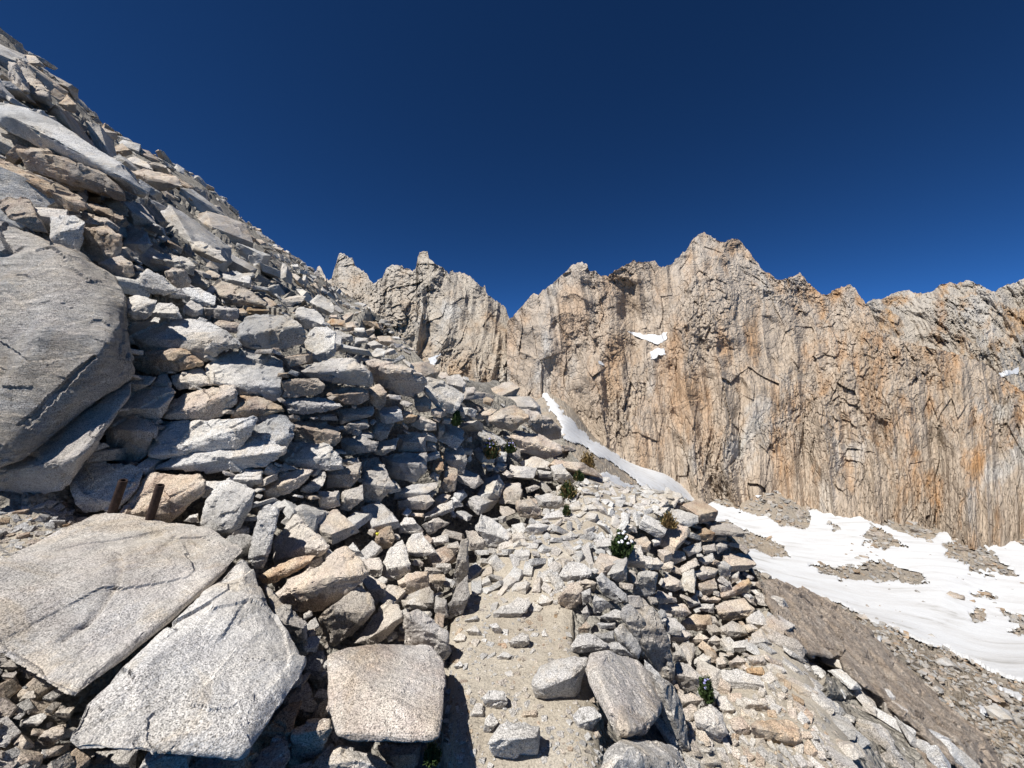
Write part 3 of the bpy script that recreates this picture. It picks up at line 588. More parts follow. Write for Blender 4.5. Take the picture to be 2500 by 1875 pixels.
for sp, lb in (((3, .05, 1.0, '960,370 990,340 1035,330 1042,380', ''), 'tiny white stone on the tan slab near the rusty posts'),
               ((6, .55, .9, '215,1210 300,1150 400,1120 480,1180 492,1210 430,1250 380,1290 300,1270', '230,1220 330,1200 400,1240 480,1200', {'kf': .3}), 'tan cracked boulder above the bend of the trail'),
               ((6, .5, .98, '430,1150 490,1145 600,1190 690,1285 695,1330 600,1345 500,1270 480,1210', '', {'kt': .5}), 'smooth tan slab behind the cracked boulder above the bend'),
               ((6, .5, .97, '370,1310 440,1290 560,1300 690,1380 690,1420 600,1465 430,1405', '400,1330 560,1370 690,1410', {'kt': .6}), 'smooth tan slab below the cracked boulder above the bend'),
               ((4, .75, .62, '660,500 690,420 760,380 790,450 760,512 700,522', '', {'bev': .1}), 'round brown stone with yellow lichen at the wall foot')):
    single(sp, lb, 'stone' if 'stone' in lb else ('slab' if 'slab' in lb else 'boulder'))

# the brown bedrock rib below the bank, in overlapping slabs
rib = thing('bedrock_rib', tuple(near_pt(2000, 1600)), label='long brown bedrock rib dropping towards the snowy valley', category='bedrock')
for s in ('210,690 300,680 400,735 560,770 660,840 800,960 770,1110 640,1090 520,1055 420,1045 345,940 330,800', '600,800 700,870 820,960 960,1105 1060,1195 1010,1390 860,1300 700,1180 630,1060', '930,1080 1100,1230 1260,1400 1330,1620 1180,1570 1050,1430 870,1310', '1180,1330 1300,1450 1420,1570 1540,1720 1350,1740 1200,1610 1130,1490'):
    traced((8, .6, .9, s, '', {'follow': .07, 'bulge': .07, 'rough': 1.2, 'edge': 6, 'mat': 'rib', 'bev': .02, 'thick': .5}), rib, 'slab')

# ------------------------------------------------------------------ the stacked wall on the uphill side: every stone a part
LW = [
 (2,.3,.85,'700,1400 740,1370 860,1360 950,1400 1030,1450 1020,1490 960,1560 960,1640 900,1680 820,1700 710,1659 690,1520',''),
 (2,.15,.98,'870,1200 1000,1190 1110,1200 1145,1240 1080,1310 1050,1360 1055,1400 1020,1410 930,1390 850,1310 760,1320 660,1370 640,1330 700,1260 800,1240','700,1330 900,1340 1040,1330'),
 (2,.15,.95,'860,1130 900,1110 1020,1125 980,1180 880,1200 850,1230 850,1150',''),(2,.2,.95,'1000,1170 1040,1110 1090,1108 1120,1150 1115,1225 980,1195',''),
 (2,.2,.97,'1115,1120 1180,1100 1310,1055 1360,1110 1390,1180 1290,1190 1170,1212 1120,1160','1140,1160 1290,1150 1370,1170'),
 (2,.75,.9,'815,990 900,970 1050,940 1180,930 1240,970 1340,1020 1330,1050 1180,1070 1080,1110 960,1105 880,1080 830,1040','835,1010 940,1032 1060,1015 1170,965 1320,1035'),
 (2,.1,.93,'800,820 830,780 960,750 1050,720 1260,740 1400,790 1560,880 1590,920 1480,960 1400,990 1340,1022 1250,972 1190,930 1050,935 960,952 900,952 830,890','830,862 960,915 1180,912 1380,950 1550,905'),
 (2,.1,.95,'1350,1070 1400,1010 1490,965 1620,945 1720,960 1860,1010 1850,1090 1850,1240 1800,1290 1700,1252 1560,1232 1530,1190 1400,1172 1380,1120','1400,1160 1560,1190 1700,1195 1840,1190',{'kt':1.0}),
 (2,.45,.97,'1060,1360 1110,1290 1190,1230 1390,1190 1530,1185 1552,1220 1552,1290 1480,1360 1440,1390 1260,1395 1110,1412 1060,1400','1080,1375 1290,1340 1400,1290 1530,1235'),
 (2,.95,.92,'1510,1390 1540,1300 1560,1240 1620,1230 1720,1260 1850,1310 1862,1350 1770,1368 1720,1352 1640,1375 1600,1392','1550,1340 1650,1320 1850,1335'),
 (2,.05,1.0,'955,1590 1040,1450 1050,1420 1180,1410 1400,1400 1660,1390 1662,1440 1620,1530 1560,1590 1400,1622 1200,1642 1060,1662 980,1642','985,1640 1160,1625 1360,1565 1530,1505 1650,1430'),
 (5,.05,.88,'60,1050 150,1040 250,1070 302,1120 290,1180 250,1250 170,1350 100,1388 0,1400 -90,1350 -60,1200','-40,1330 100,1310 230,1200',{'kt':.5}),
 (3,.1,.9,'810,95 950,0 1080,-20 1330,-80 1500,-20 1490,15 1400,85 1280,98 1100,118','850,90 1050,60 1300,40 1480,0'),
 (5,.2,.95,'340,780 420,740 540,700 640,700 740,740 790,830 782,880 700,872 620,852 540,862 450,832 370,812','350,788 460,795 600,770 740,770',{'kf':.4}),
 (5,.45,.9,'740,720 800,700 1000,760 1100,790 1132,850 1110,912 1020,948 940,922 860,872 790,852 770,780','760,740 860,792 1000,785 1110,802',{'kf':.45}),
 (5,.1,.95,'1105,870 1130,820 1220,840 1362,930 1340,1000 1290,1052 1200,1032 1160,960 1110,915','1120,905 1200,965 1335,1005'),
 (5,.6,.87,'220,840 350,825 450,830 492,870 480,922 380,932 300,948 230,942','230,852 360,840 475,872'),
 (5,.7,.88,'500,930 590,880 700,880 765,900 772,960 700,992 610,982 560,952','520,935 620,930 760,915'),(5,.6,.85,'760,890 830,860 882,910 872,980 830,1028 780,982','780,930 860,930'),
 (5,.2,.97,'215,965 330,950 500,945 612,1000 560,1022 450,1042 360,1058 270,1042','240,985 400,1015 590,1000'),
 (5,.65,.9,'290,1100 420,1095 500,1100 597,1160 590,1222 540,1258 440,1222 300,1232','310,1130 450,1180 590,1180'),
 (5,.08,1.0,'200,1330 280,1230 420,1220 530,1240 600,1330 612,1392 500,1402 400,1398 330,1352 230,1348','235,1335 340,1345 420,1368 520,1320 590,1370'),
 (5,.3,.8,'590,1150 640,1110 760,1080 772,1130 640,1172',''),(5,.2,.8,'560,1020 800,1000 790,1060 590,1112',''),(5,.2,.82,'590,1210 700,1180 830,1220 812,1280 600,1312',''),
 (5,.2,.8,'800,1290 830,1220 950,1200 932,1270 850,1312',''),(5,.4,.82,'940,1180 1060,1160 1132,1170 1122,1282 950,1282',''),(5,.3,.8,'1120,1200 1180,1230 1192,1282 1120,1282',''),
 (5,.3,.8,'840,1310 1000,1290 1132,1290 1122,1400 1060,1472 870,1442',''),(5,.95,.8,'930,1070 1000,1040 1072,1060 1050,1102 940,1112',''),(5,.3,.95,'1070,1050 1190,1100 1192,1150 1100,1152 1030,1120','1080,1080 1180,1110'),
 (5,.7,.9,'1050,950 1120,935 1162,970 1150,1032 1080,1042 1050,1000',''),(5,.3,.85,'1190,1080 1240,1080 1242,1160 1200,1212',''),(5,.25,.75,'1240,1260 1290,1230 1350,1250 1382,1340 1360,1422 1320,1422 1240,1340',''),
 (5,.95,.85,'1150,1400 1180,1320 1230,1310 1236,1400 1190,1432 1140,1432',''),(5,.65,.92,'1240,1370 1320,1390 1322,1440 1300,1532 1200,1537 1240,1432',''),(5,.2,.82,'930,1530 1060,1480 1200,1480 1192,1510 1050,1572 920,1582',''),
 (5,.4,.85,'500,1400 720,1350 716,1440 650,1507 500,1512','510,1430 700,1420'),(5,.2,.8,'600,1530 730,1490 732,1580 640,1659 590,1642',''),(5,.3,.8,'450,1530 580,1530 592,1622 460,1652',''),(5,.3,.78,'950,1590 1130,1540 1182,1590 1120,1642 950,1652',''),
 (5,.2,.78,'590,1330 700,1320 722,1380 590,1395',''),(5,.2,.78,'720,1330 830,1310 870,1440 932,1500 840,1592 740,1602 720,1480',''),(5,.2,.8,'810,1080 900,1060 932,1080 880,1200 840,1222 780,1192',''),
 (5,.5,.95,'110,1500 200,1420 330,1395 422,1400 390,1450 300,1532 150,1582 110,1562','122,1530 200,1510 330,1450 410,1410'),(5,.2,.9,'330,1530 440,1440 490,1400 502,1450 450,1532 400,1547',''),(5,.3,.85,'215,1395 240,1350 332,1390 200,1412',''),
 (4,.1,.95,'-30,130 0,100 88,102 82,150 40,190 -20,195',''),(3,.1,.97,'1180,150 1280,110 1370,100 1372,170 1290,192 1220,160','1220,150 1360,150'),
 (3,.08,1.0,'1050,390 1080,260 1130,170 1200,145 1342,200 1320,280 1230,452 1170,462 1100,402','1120,420 1220,400 1300,250',{'kt':.5}),
 (4,.05,.95,'15,560 30,450 70,310 130,280 166,310 155,420 120,560 90,622 40,612','40,560 100,540',{'kt':.3}),
 (4,.3,.98,'150,480 190,400 260,335 330,390 442,500 400,542 330,547 230,602 150,602 135,560','160,570 300,500 420,510'),
 (4,.9,.95,'70,660 120,620 220,600 260,560 372,545 330,592 230,652 150,687 90,692','90,670 220,640 340,570'),
 (4,.45,.98,'120,760 200,690 330,610 430,550 520,500 600,560 652,630 612,682 560,742 500,792 400,837 290,852 200,832','140,775 280,720 420,660 620,650',{'proud':.25}),
 (4,.3,.97,'605,670 650,650 737,710 730,762 680,802 650,802 660,740',''),(4,.3,.7,'370,880 600,700 660,760 672,830 620,902 440,1042 330,982','',{'dy':.08}),
 (4,.3,.98,'640,900 690,840 740,790 800,800 832,850 820,892 750,962 680,1012 650,1022 560,1012 620,930','650,980 720,940 810,870'),
 (4,.25,.85,'825,850 900,820 950,860 1000,920 1060,960 1072,1050 1040,1122 1000,1082 990,1030 830,1030 820,940','850,870 960,960 1050,1000',{'kt':.4}),
 (4,.15,.75,'300,1140 330,1060 410,1040 417,1190 380,1252 310,1182','',{'dy':.1}),(4,.8,.85,'-10,1610 60,1480 220,1330 292,1310 240,1432 100,1532','',{'dy':.05}),(4,.25,.85,'200,1290 320,1205 392,1370 260,1432 230,1390','',{'dy':.05}),
 (4,.4,.95,'240,1460 330,1410 440,1400 452,1460 390,1582 290,1642 230,1632 250,1540','250,1490 310,1520 430,1450'),(4,.2,.88,'-20,1680 80,1570 200,1500 232,1600 200,1659 150,1740 0,1740',''),
 (4,.2,.97,'420,1580 500,1540 700,1600 780,1659 760,1740 450,1740 420,1630','440,1640 600,1620 760,1690'),(4,.5,.8,'690,1540 920,1535 902,1640 830,1700 700,1592','',{'dy':.08}),(4,.2,.9,'230,1659 340,1625 362,1659 330,1720 230,1720',''),
 (4,.45,.95,'790,680 850,640 950,630 957,710 880,762 815,767','800,700 880,690 950,650'),(4,.5,.95,'950,650 1040,645 1047,680 1000,742 960,722',''),(4,.1,.95,'720,580 760,510 820,460 862,590 867,632 800,642 770,682 715,672','740,620 830,600'),
 (4,.15,.97,'840,480 870,440 920,430 1012,545 900,557 850,542','850,530 990,535'),(4,.3,.9,'920,390 1010,350 1067,380 960,442',''),(4,.2,.95,'800,400 830,345 870,350 932,420 920,432 800,432',''),(4,.2,.97,'960,460 1060,430 1062,480 990,502',''),
 (4,.3,1.0,'1020,520 1060,490 1110,470 1122,510 1090,552 1030,542',''),(4,.2,.95,'990,610 1000,590 1070,590 1077,620 1040,647',''),(4,.1,.95,'930,330 1000,290 1080,260 1092,310 1000,342 930,372','940,350 1080,300'),(4,.1,.95,'1070,250 1090,235 1137,290 1080,302',''),
 (4,.15,.85,'1080,700 1110,570 1130,470 1160,460 1167,640 1140,662 1110,712','',{'kt':.2}),(4,.2,.75,'1060,800 1110,700 1160,650 1167,760 1130,852 1060,882',''),(4,.35,.85,'1150,420 1200,415 1270,440 1262,500 1210,542 1160,502',''),
 (4,.1,.97,'1200,400 1230,330 1290,350 1402,460 1350,492 1270,522 1250,440','1220,420 1300,440 1380,470'),(4,.1,.97,'810,780 900,770 952,820 930,837 820,822',''),(4,.15,.75,'820,760 960,710 982,740 992,832 950,822 900,772',''),(4,.2,.88,'990,760 1050,780 1062,870 1010,882 985,842',''),
 (4,.3,.97,'610,570 700,560 717,610 690,662 640,642',''),(4,.05,.95,'530,510 560,480 612,550 590,560',''),
 (3,.1,.97,'720,1740 730,1659 790,1560 920,1520 1002,1580 980,1659 900,1740','740,1650 860,1600 980,1600'),(3,.2,.9,'985,1659 1080,1590 1150,1600 1162,1640 1080,1720 1000,1720',''),(3,.2,.75,'540,1600 700,1520 720,1560 700,1700 560,1700 430,1659 420,1600','',{'dy':.1}),
 (7,.1,.95,'120,240 180,225 260,240 282,290 240,312 150,302',''),(7,.6,.88,'20,260 100,250 162,320 110,352 40,347 20,310',''),(7,.1,.95,'155,360 180,330 240,310 292,330 292,360 220,367',''),(7,.2,.95,'40,60 120,30 200,60 202,100 110,102 50,92',''),(7,.1,.85,'200,80 260,70 332,160 300,182 220,152',''),(7,.1,.8,'130,100 210,110 212,150 140,142',''),
 (7,.1,.9,'300,280 350,260 372,310 310,332',''),(7,.1,.95,'370,290 420,280 462,310 420,332',''),(7,.1,.93,'400,250 460,245 452,280 420,282',''),(6,.5,.95,'150,1190 260,1135 292,1150 200,1212 150,1207',''),
 (5,.2,.97,'1245,810 1330,800 1372,860 1362,922 1300,892 1250,872','1260,860 1350,880'),(5,.7,.9,'1480,950 1500,940 1547,960 1530,1002 1480,982',''),(5,.4,.9,'1370,880 1430,880 1432,930 1370,942',''),
]
wall_l = thing('stacked_stone_wall', tuple(near_pt(1080, 1480)), label='tall dry stacked stone wall holding the talus beside the trail', category='wall')
for sp in LW: traced(sp, wall_l, 'stone')

# ------------------------------------------------------------------ the retaining wall on the downhill side
RW = [
 (7,.1,.9,'740,1180 840,1215 885,1330 912,1440 935,1570 860,1570 800,1430 775,1300','790,1250 850,1400 890,1540',{'kt':.4}),(7,.1,.85,'690,1090 770,1170 800,1260 760,1290 700,1200','',{'kt':.4}),(7,.12,.95,'470,1010 560,1000 640,1080 560,1070 480,1050',''),
 (7,.55,.85,'635,500 640,460 700,450 727,480 720,532 650,532',''),(7,.2,.95,'730,470 760,440 782,450 775,492 740,502',''),(7,.2,.92,'650,570 680,545 760,560 797,590 770,627 690,612 655,602','660,590 770,595'),(7,.1,.8,'660,640 720,625 762,640 750,742 700,767 630,747','670,660 740,660'),
 (7,.4,.95,'770,700 810,640 880,680 892,720 850,742','780,710 860,700'),(7,.4,.9,'740,770 760,730 860,770 862,790 770,802',''),(7,.3,.97,'865,620 900,590 960,560 982,600 890,662','880,640 970,600'),(7,.2,.97,'950,640 1000,600 1080,620 1062,660 990,682','960,650 1060,640'),
 (7,.1,.97,'970,570 1050,535 1062,570 1010,602',''),(7,.1,.97,'890,510 990,475 992,520 920,557',''),(7,.4,.93,'810,560 860,520 900,530 912,570 830,602',''),(7,.3,.95,'790,510 830,475 862,500 820,532',''),(7,.9,.93,'950,430 1010,405 1062,430 1050,470 960,477',''),(7,.85,.93,'1060,430 1110,415 1127,440 1120,470 1060,477',''),
 (7,.7,.93,'910,350 930,320 980,330 997,355 960,377 920,377',''),(7,.3,.95,'990,500 1060,485 1067,525 1000,542',''),(7,.2,.9,'1060,490 1120,475 1127,510 1075,542',''),(7,.1,.9,'1065,590 1110,575 1142,600 1140,660 1090,672',''),(7,.2,.93,'1140,660 1185,630 1187,680 1145,697',''),(7,.5,.82,'960,700 1060,665 1072,720 1030,762 990,742',''),
 (7,.4,.9,'1080,700 1140,680 1152,720 1090,742',''),(7,.95,.93,'1080,755 1150,730 1240,660 1257,700 1230,742 1110,777','1100,765 1180,740 1245,690'),(7,.8,.9,'985,785 1060,760 1097,775 1070,797',''),(7,.6,.92,'1060,810 1110,790 1210,770 1272,830 1250,872 1150,892 1080,882','1080,850 1200,850 1260,830'),(7,.15,.9,'945,830 990,800 1055,800 1057,852',''),(7,.1,.85,'910,790 960,750 987,800 930,822',''),
 (7,.4,.88,'760,800 900,800 937,850 900,872 770,842',''),(7,.6,.85,'885,890 960,855 1040,860 1047,930 960,942 890,932',''),(7,.2,.93,'1040,860 1060,865 1092,920 1060,932 1040,900',''),(7,.15,.93,'1090,920 1150,890 1220,920 1232,965 1130,987 1090,952','1100,940 1220,950'),(7,.15,.95,'1220,870 1290,830 1352,920 1290,932 1230,912','1230,900 1330,915'),(7,.2,.93,'1250,960 1300,930 1362,1010 1300,1037 1240,1002',''),
 (7,.1,.95,'1150,1000 1230,985 1247,1030 1190,1062 1150,1032',''),(7,.2,.95,'930,1000 980,950 1032,980 1000,1012 930,1032',''),(7,.15,.95,'1020,990 1060,965 1147,1010 1080,1032 1020,1022',''),(7,.35,.9,'820,930 900,940 942,960 900,1002 820,992',''),(7,.1,.9,'760,870 810,880 802,917 770,912',''),(7,.1,.85,'840,1060 880,1020 912,1090 840,1112',''),
 (7,.1,.95,'950,1090 1000,1060 1042,1080 1030,1132 980,1152 950,1120',''),(7,.3,.95,'1065,1090 1100,1065 1122,1110 1110,1142 1070,1142',''),(7,.4,.92,'1130,1110 1180,1070 1222,1100 1210,1142 1140,1132',''),(7,.25,.92,'850,1110 920,1110 992,1180 970,1242 900,1267 850,1182','860,1170 970,1190'),(7,.1,.95,'1080,1150 1180,1140 1242,1215 1180,1217 1110,1192',''),(7,1.0,.92,'1220,1140 1310,1130 1327,1180 1240,1192',''),(7,.3,.9,'1225,1080 1310,1070 1332,1110 1260,1142',''),
 (7,.3,.9,'870,1280 930,1265 1002,1300 960,1352 890,1342',''),(7,.25,.95,'940,1370 1040,1320 1100,1380 1132,1480 1080,1547 1010,1502 960,1442','960,1420 1060,1440 1110,1470'),(7,.15,.95,'1065,1290 1110,1280 1167,1350 1130,1392 1080,1342',''),(7,.2,.95,'1195,1290 1290,1310 1352,1350 1340,1392 1210,1352',''),(7,.6,.9,'1130,1400 1200,1390 1242,1440 1240,1500 1190,1512 1150,1452',''),(7,.1,.92,'940,1570 970,1550 1050,1550 1042,1580 980,1602',''),
 (7,.2,.75,'850,1300 880,1380 912,1440 900,1502 870,1452',''),(7,.15,.95,'950,1650 960,1600 1060,1600 1092,1630 1020,1680',''),(7,.15,.78,'560,850 600,800 660,830 702,900 702,1000 690,1092 650,982 590,902','',{'kt':.3}),(7,.25,.78,'600,760 690,760 740,820 760,900 800,1000 842,1120 840,1202 770,1182 700,1082 705,900 680,830','',{'kt':.3,'proud':.05}),
 (7,.1,.95,'535,940 580,900 640,940 672,1040 660,1092 600,1062 550,992','560,970 620,1020 650,1070'),(7,.1,.92,'450,870 540,830 592,850 580,882 500,892',''),(7,.1,.95,'440,900 540,900 542,930 460,932',''),(7,.1,.75,'430,960 530,940 542,1000 480,1012',''),(7,.1,.95,'305,1030 340,960 400,950 502,1010 490,1042 400,1052 350,1062 310,1057','320,1030 400,1010 490,1025'),
 (7,.5,.97,'240,770 290,700 340,680 372,720 360,802 290,832 240,802',''),(7,.6,.97,'330,690 390,670 447,690 430,742 350,722',''),(7,.1,.95,'360,740 410,720 422,790 370,812',''),(7,.2,.95,'360,840 390,810 407,860 380,892',''),(7,1.0,.95,'345,930 390,890 412,920 400,952 350,952',''),(7,.1,.97,'240,650 290,580 380,590 422,630 400,662 320,672 270,692','260,660 400,650'),(7,.1,.95,'430,660 470,640 600,750 602,790 540,802 470,742','450,680 580,780'),(7,.1,.95,'420,790 430,750 540,820 430,852',''),
 (7,.15,.97,'425,470 520,455 540,500 500,540 440,510',''),(7,.1,.8,'530,580 600,560 602,680 550,690 500,650',''),
]
wall_r = thing('retaining_wall', tuple(near_pt(1700, 1540)), label='curved dry stone retaining wall carrying the outer edge of the trail', category='wall')
for sp in RW: traced(sp, wall_r, 'stone')

# ------------------------------------------------------------------ loose rocks: on the trail, on the talus, at the slab's foot
PT = ['1290,900 1295,850 1340,820 1430,760 1480,770 1492,800 1440,882 1360,902', '1470,830 1500,790 1552,820 1540,862 1490,862', '1520,790 1550,750 1607,780 1580,832', '1085,990 1110,955 1150,960 1152,1000 1110,1012', '1375,1000 1440,950 1480,960 1482,1010 1420,1057 1380,1032', '1310,1080 1350,1050 1392,1070 1370,1107 1330,1112', '1270,910 1310,900 1342,940 1330,982 1290,942', '1545,950 1560,935 1587,975 1550,987', '1240,1290 1280,1250 1350,1260 1372,1310 1310,1392 1250,1372', '1235,1520 1250,1400 1290,1370 1322,1420 1260,1502', '1170,1390 1200,1320 1240,1320 1252,1400 1200,1427', '1370,1290 1450,1250 1430,1292 1375,1312', '1435,1400 1450,1360 1520,1350 1542,1410 1480,1422', '1085,1130 1120,1100 1142,1120 1110,1152', '1140,890 1210,860 1222,890 1160,912', '1150,940 1200,910 1242,970 1190,987']
for i, s in enumerate(PT):
    brown = i == 12
    single((4, .6 if brown else .1, .88 if brown else .98, s, '', {'proud': .1, 'kt': 1.0, 'kf': .45}), 'small brown angular stone sitting on the sandy trail' if brown else 'loose pale grey stone on the sandy trail '+near_of(4, s, [(1110, 1560, 'beside the squarish brown block'), (1190, 1720, 'near the flat sunken boulder'), (1290, 1690, 'near the small brown angular stone'), (1330, 1500, 'below the cobbled rise'), (1290, 1560, 'in the middle of the sandy stretch'), (1150, 1530, 'at the foot of the stacked wall')]), 'stone', None if brown else 'loose stones on the sandy trail')
for v, s in ((7, '60,420 80,390 140,375 192,395 150,442 90,447'), (7, '0,440 50,425 92,470 40,487 0,482')):
    single((v, .15, 1.0, s, ''), 'pale round stone at the inner edge of the cobbled bend', 'stone', 'stones at the inner edge of the bend')
for s in ('40,890 80,860 130,840 172,870 160,922 110,947', '-30,890 0,880 40,870 32,920 0,922', '80,1210 130,1150 230,1040 310,1020 327,1060 270,1122 180,1212 120,1227', '260,1170 310,1120 347,1180 330,1217 280,1222', '-20,1110 0,1100 60,1090 92,1130 60,1152 0,1142', '-10,1160 90,1160 82,1202 10,1202', '100,1310 130,1260 180,1255 187,1290 130,1327', '90,1450 110,1410 220,1370 247,1390 180,1442', '100,1030 200,980 242,1010 170,1082 110,1072', '250,1400 320,1350 390,1340 370,1400 300,1450', '150,1560 230,1470 330,1430 340,1480 260,1560'):
    single((3, .12 if len(s) % 2 else .35, .9, s, '', {'proud': .15, 'kt': 1.0, 'kf': .5}), f"loose {'grey' if len(s) % 2 else 'tan tinged'} rock in the gravel "+near_of(3, s, [(50, 1520, 'against the upper edge of the tan slab'), (110, 1620, 'below the corner of the tan slab'), (90, 1780, 'towards the ragged grey slab'), (20, 1640, 'out on the open gravel')]), 'rock', 'loose rocks beside the tan slab')
TAL = [
 (2,.1,.97,'790,695 820,690 840,600 900,590 1030,620 1010,680 960,742 880,762 830,720','800,692 870,705 960,665 1030,628'),(2,.1,.95,'970,720 1030,640 1130,640 1170,680 1192,742 1100,747 1030,720',''),(2,.02,1.05,'1170,555 1210,540 1300,540 1412,600 1412,650 1330,667 1270,630 1200,640 1180,600','1185,570 1270,622 1405,655',{'kt':.7}),
 (2,.2,.8,'1200,660 1250,620 1332,670 1320,722 1240,732 1200,700',''),(2,.25,.85,'1330,670 1430,660 1560,680 1562,740 1490,767 1340,722','1335,675 1550,690'),(2,.1,.9,'850,520 960,420 1040,450 1150,540 1162,570 1060,592 980,572 850,552','870,530 960,440 1140,560'),(2,.55,.85,'1080,440 1130,410 1200,420 1252,490 1240,542 1160,552 1090,482','1090,440 1200,430'),
 (2,.6,.84,'540,150 690,130 800,200 792,290 740,372 640,372 530,342 520,250','545,150 620,192 790,207',{'kf':.15}),(2,.5,.82,'640,380 740,370 790,330 872,390 870,460 820,502 740,462','650,385 860,400'),(2,.1,.95,'800,240 830,130 960,180 992,260 920,332 800,292','820,260 970,250'),(2,.15,.85,'980,370 1010,330 1080,310 1230,350 1282,400 1260,462 1090,412','1000,345 1270,400'),
 (2,.4,.9,'1370,530 1440,490 1530,530 1640,560 1740,640 1742,672 1600,652 1470,652 1420,602 1410,560','1420,590 1560,590 1730,655'),(2,.1,.98,'1450,440 1540,430 1640,470 1642,540 1540,542 1450,492','1460,480 1630,510'),(2,.4,.88,'1330,440 1370,420 1440,460 1452,512 1380,492',''),(2,.15,.93,'1240,240 1330,240 1440,300 1482,370 1440,392 1350,332 1250,302','1260,280 1460,370'),(2,.3,.85,'1240,500 1280,450 1362,510 1360,552 1270,542',''),(2,1.0,.75,'1600,700 1620,670 1700,665 1762,690 1740,722 1600,732',''),
 (5,.08,.88,'0,450 60,430 240,430 320,470 377,560 360,612 250,642 170,622 90,602 0,642 -60,602 -40,500','-30,560 90,540 260,510 350,500'),(5,.05,1.02,'360,590 430,510 510,510 562,540 552,620 557,680 480,722 400,722 390,650','400,690 500,660 550,640',{'kt':.6}),(5,.1,.9,'540,600 560,550 600,560 607,640 560,662',''),(5,.1,.97,'300,410 340,380 430,390 490,450 502,500 420,512 370,522 310,450','320,430 480,490'),(5,.1,.9,'400,350 450,305 540,350 557,410 520,442 420,382','420,360 540,420'),
 (5,.9,.9,'500,480 530,450 620,470 627,510 520,502',''),(5,.1,.85,'500,520 580,530 660,560 672,600 600,602 520,562',''),(5,.6,.88,'620,480 670,470 692,510 660,542 625,522',''),(5,.1,.97,'670,510 740,510 757,565 700,577',''),(5,.5,.9,'745,530 800,500 802,530 760,562',''),(5,.5,.88,'760,580 800,550 817,580 770,597',''),(5,.2,.8,'680,570 760,575 762,605 680,612',''),(5,.5,.88,'820,570 900,560 942,610 870,627 830,602',''),(5,.2,.93,'750,610 800,590 857,620 850,647 790,652',''),(5,.02,1.05,'770,670 820,640 877,650 860,702 820,717',''),
 (1,.55,.78,'115,980 310,990 430,1040 700,1140 800,1250 832,1320 720,1292 600,1222 540,1202 400,1182 300,1152 180,1112 150,1060','130,992 320,1012 560,1092 700,1152 800,1260',{'kf':.1}),(1,.3,.78,'690,1080 780,1180 902,1290 870,1322 820,1292 740,1170',''),(1,.7,.88,'-60,1080 0,1040 80,1080 250,1150 340,1200 500,1270 562,1340 540,1382 440,1372 340,1312 200,1252 100,1202 0,1122','-20,1090 200,1190 400,1280 550,1350'),
 (1,.4,.95,'310,1160 350,1145 440,1190 552,1230 540,1252 450,1242',''),(1,.85,.8,'565,1220 620,1220 662,1290 650,1332 580,1312',''),(1,.2,.8,'505,1260 540,1245 577,1290 560,1322',''),(1,.15,.8,'680,1290 740,1290 830,1350 842,1420 760,1392 690,1332',''),(1,.65,.93,'570,1330 620,1330 800,1400 812,1430 760,1457 600,1372','580,1345 790,1435'),(1,.55,.88,'470,1380 550,1390 700,1430 792,1490 770,1512 640,1452 480,1402',''),
 (1,.55,.72,'0,1310 60,1290 190,1300 250,1400 322,1530 250,1512 160,1472 90,1422 0,1342',''),(1,.1,.85,'165,770 240,765 322,820 300,847 200,812',''),(1,.7,.82,'170,930 270,915 300,940 307,985 200,972',''),(1,.6,.88,'720,960 800,940 860,980 872,1010 790,1027 750,1002',''),(1,.2,.98,'830,1040 880,1015 960,1060 1002,1110 930,1112 850,1072','850,1060 990,1105'),
 (1,.5,.92,'850,1110 960,1110 1150,1150 1202,1220 1080,1252 970,1232','870,1130 990,1180 1190,1215'),(1,.1,.9,'860,1400 960,1430 1060,1490 1082,1540 1000,1512 880,1442',''),(1,.4,.85,'120,390 200,470 330,600 352,700 260,662 180,562',''),(1,.3,.97,'50,400 110,410 150,480 192,600 120,632 60,520','80,430 170,590'),(1,.6,.85,'390,680 440,620 500,680 502,742 430,722',''),(1,.4,.97,'130,350 230,370 302,440 200,422',''),(1,.1,.95,'230,640 300,560 335,640 322,712 250,692',''),
 (1,.1,.95,'330,1420 480,1415 560,1450 535,1520 520,1640 400,1640 330,1560',''),
]
single((1, .05, 1.02, '-60,670 0,690 200,720 330,780 500,930 700,1050 850,1130 960,1260 930,1292 800,1202 640,1092 450,1012 330,982 150,902 -60,800', '60,760 300,880 560,1010 800,1160', {'kt': .6, 'kf': .4, 'rough': .5}), 'long bright white slab lying down the upper talus', 'slab')
TLM = [(120, 330, 'near the skyline crest'), (300, 400, 'beside the long white slab'), (180, 420, 'near the long dark slab'), (60, 480, 'above the huge granite face'), (235, 590, 'near the square brown block'), (400, 500, 'below the long white slab'), (470, 720, 'near the bright white tilted rock'), (660, 740, 'near the rust red stone'), (560, 560, 'on the open middle of the slope'), (720, 680, 'on the far slope towards the spires'), (880, 800, 'on the far slope above the wall end'), (420, 610, 'above the bright white tilted rock')]
for sp in TAL:
    w, v = sp[1], sp[2]
    if w >= .99: single(sp, 'small rust red stone among the grey rocks of the talus', 'stone'); continue
    tone = 'tan brown' if w >= .5 else ('bright white' if v >= 1.02 else ('dark grey' if v < .86 else 'pale grey'))
    q2 = np.array(pts(sp[0], sp[3])); cc = q2.mean(0); near = min(TLM, key=lambda q: (q[0]-cc[0])**2+(q[1]-cc[1])**2)[2]
    wd, hd = np.ptp(q2[:, 0]), np.ptp(q2[:, 1]); form = 'long' if wd > 2.1*hd else ('upright' if hd > wd else ('big' if wd*hd > 5000 else 'compact'))
    single(sp, f'{tone} {form} angular rock on the talus {near}', 'rock', 'traced rocks of the talus'.replace('traced', 'angular'))
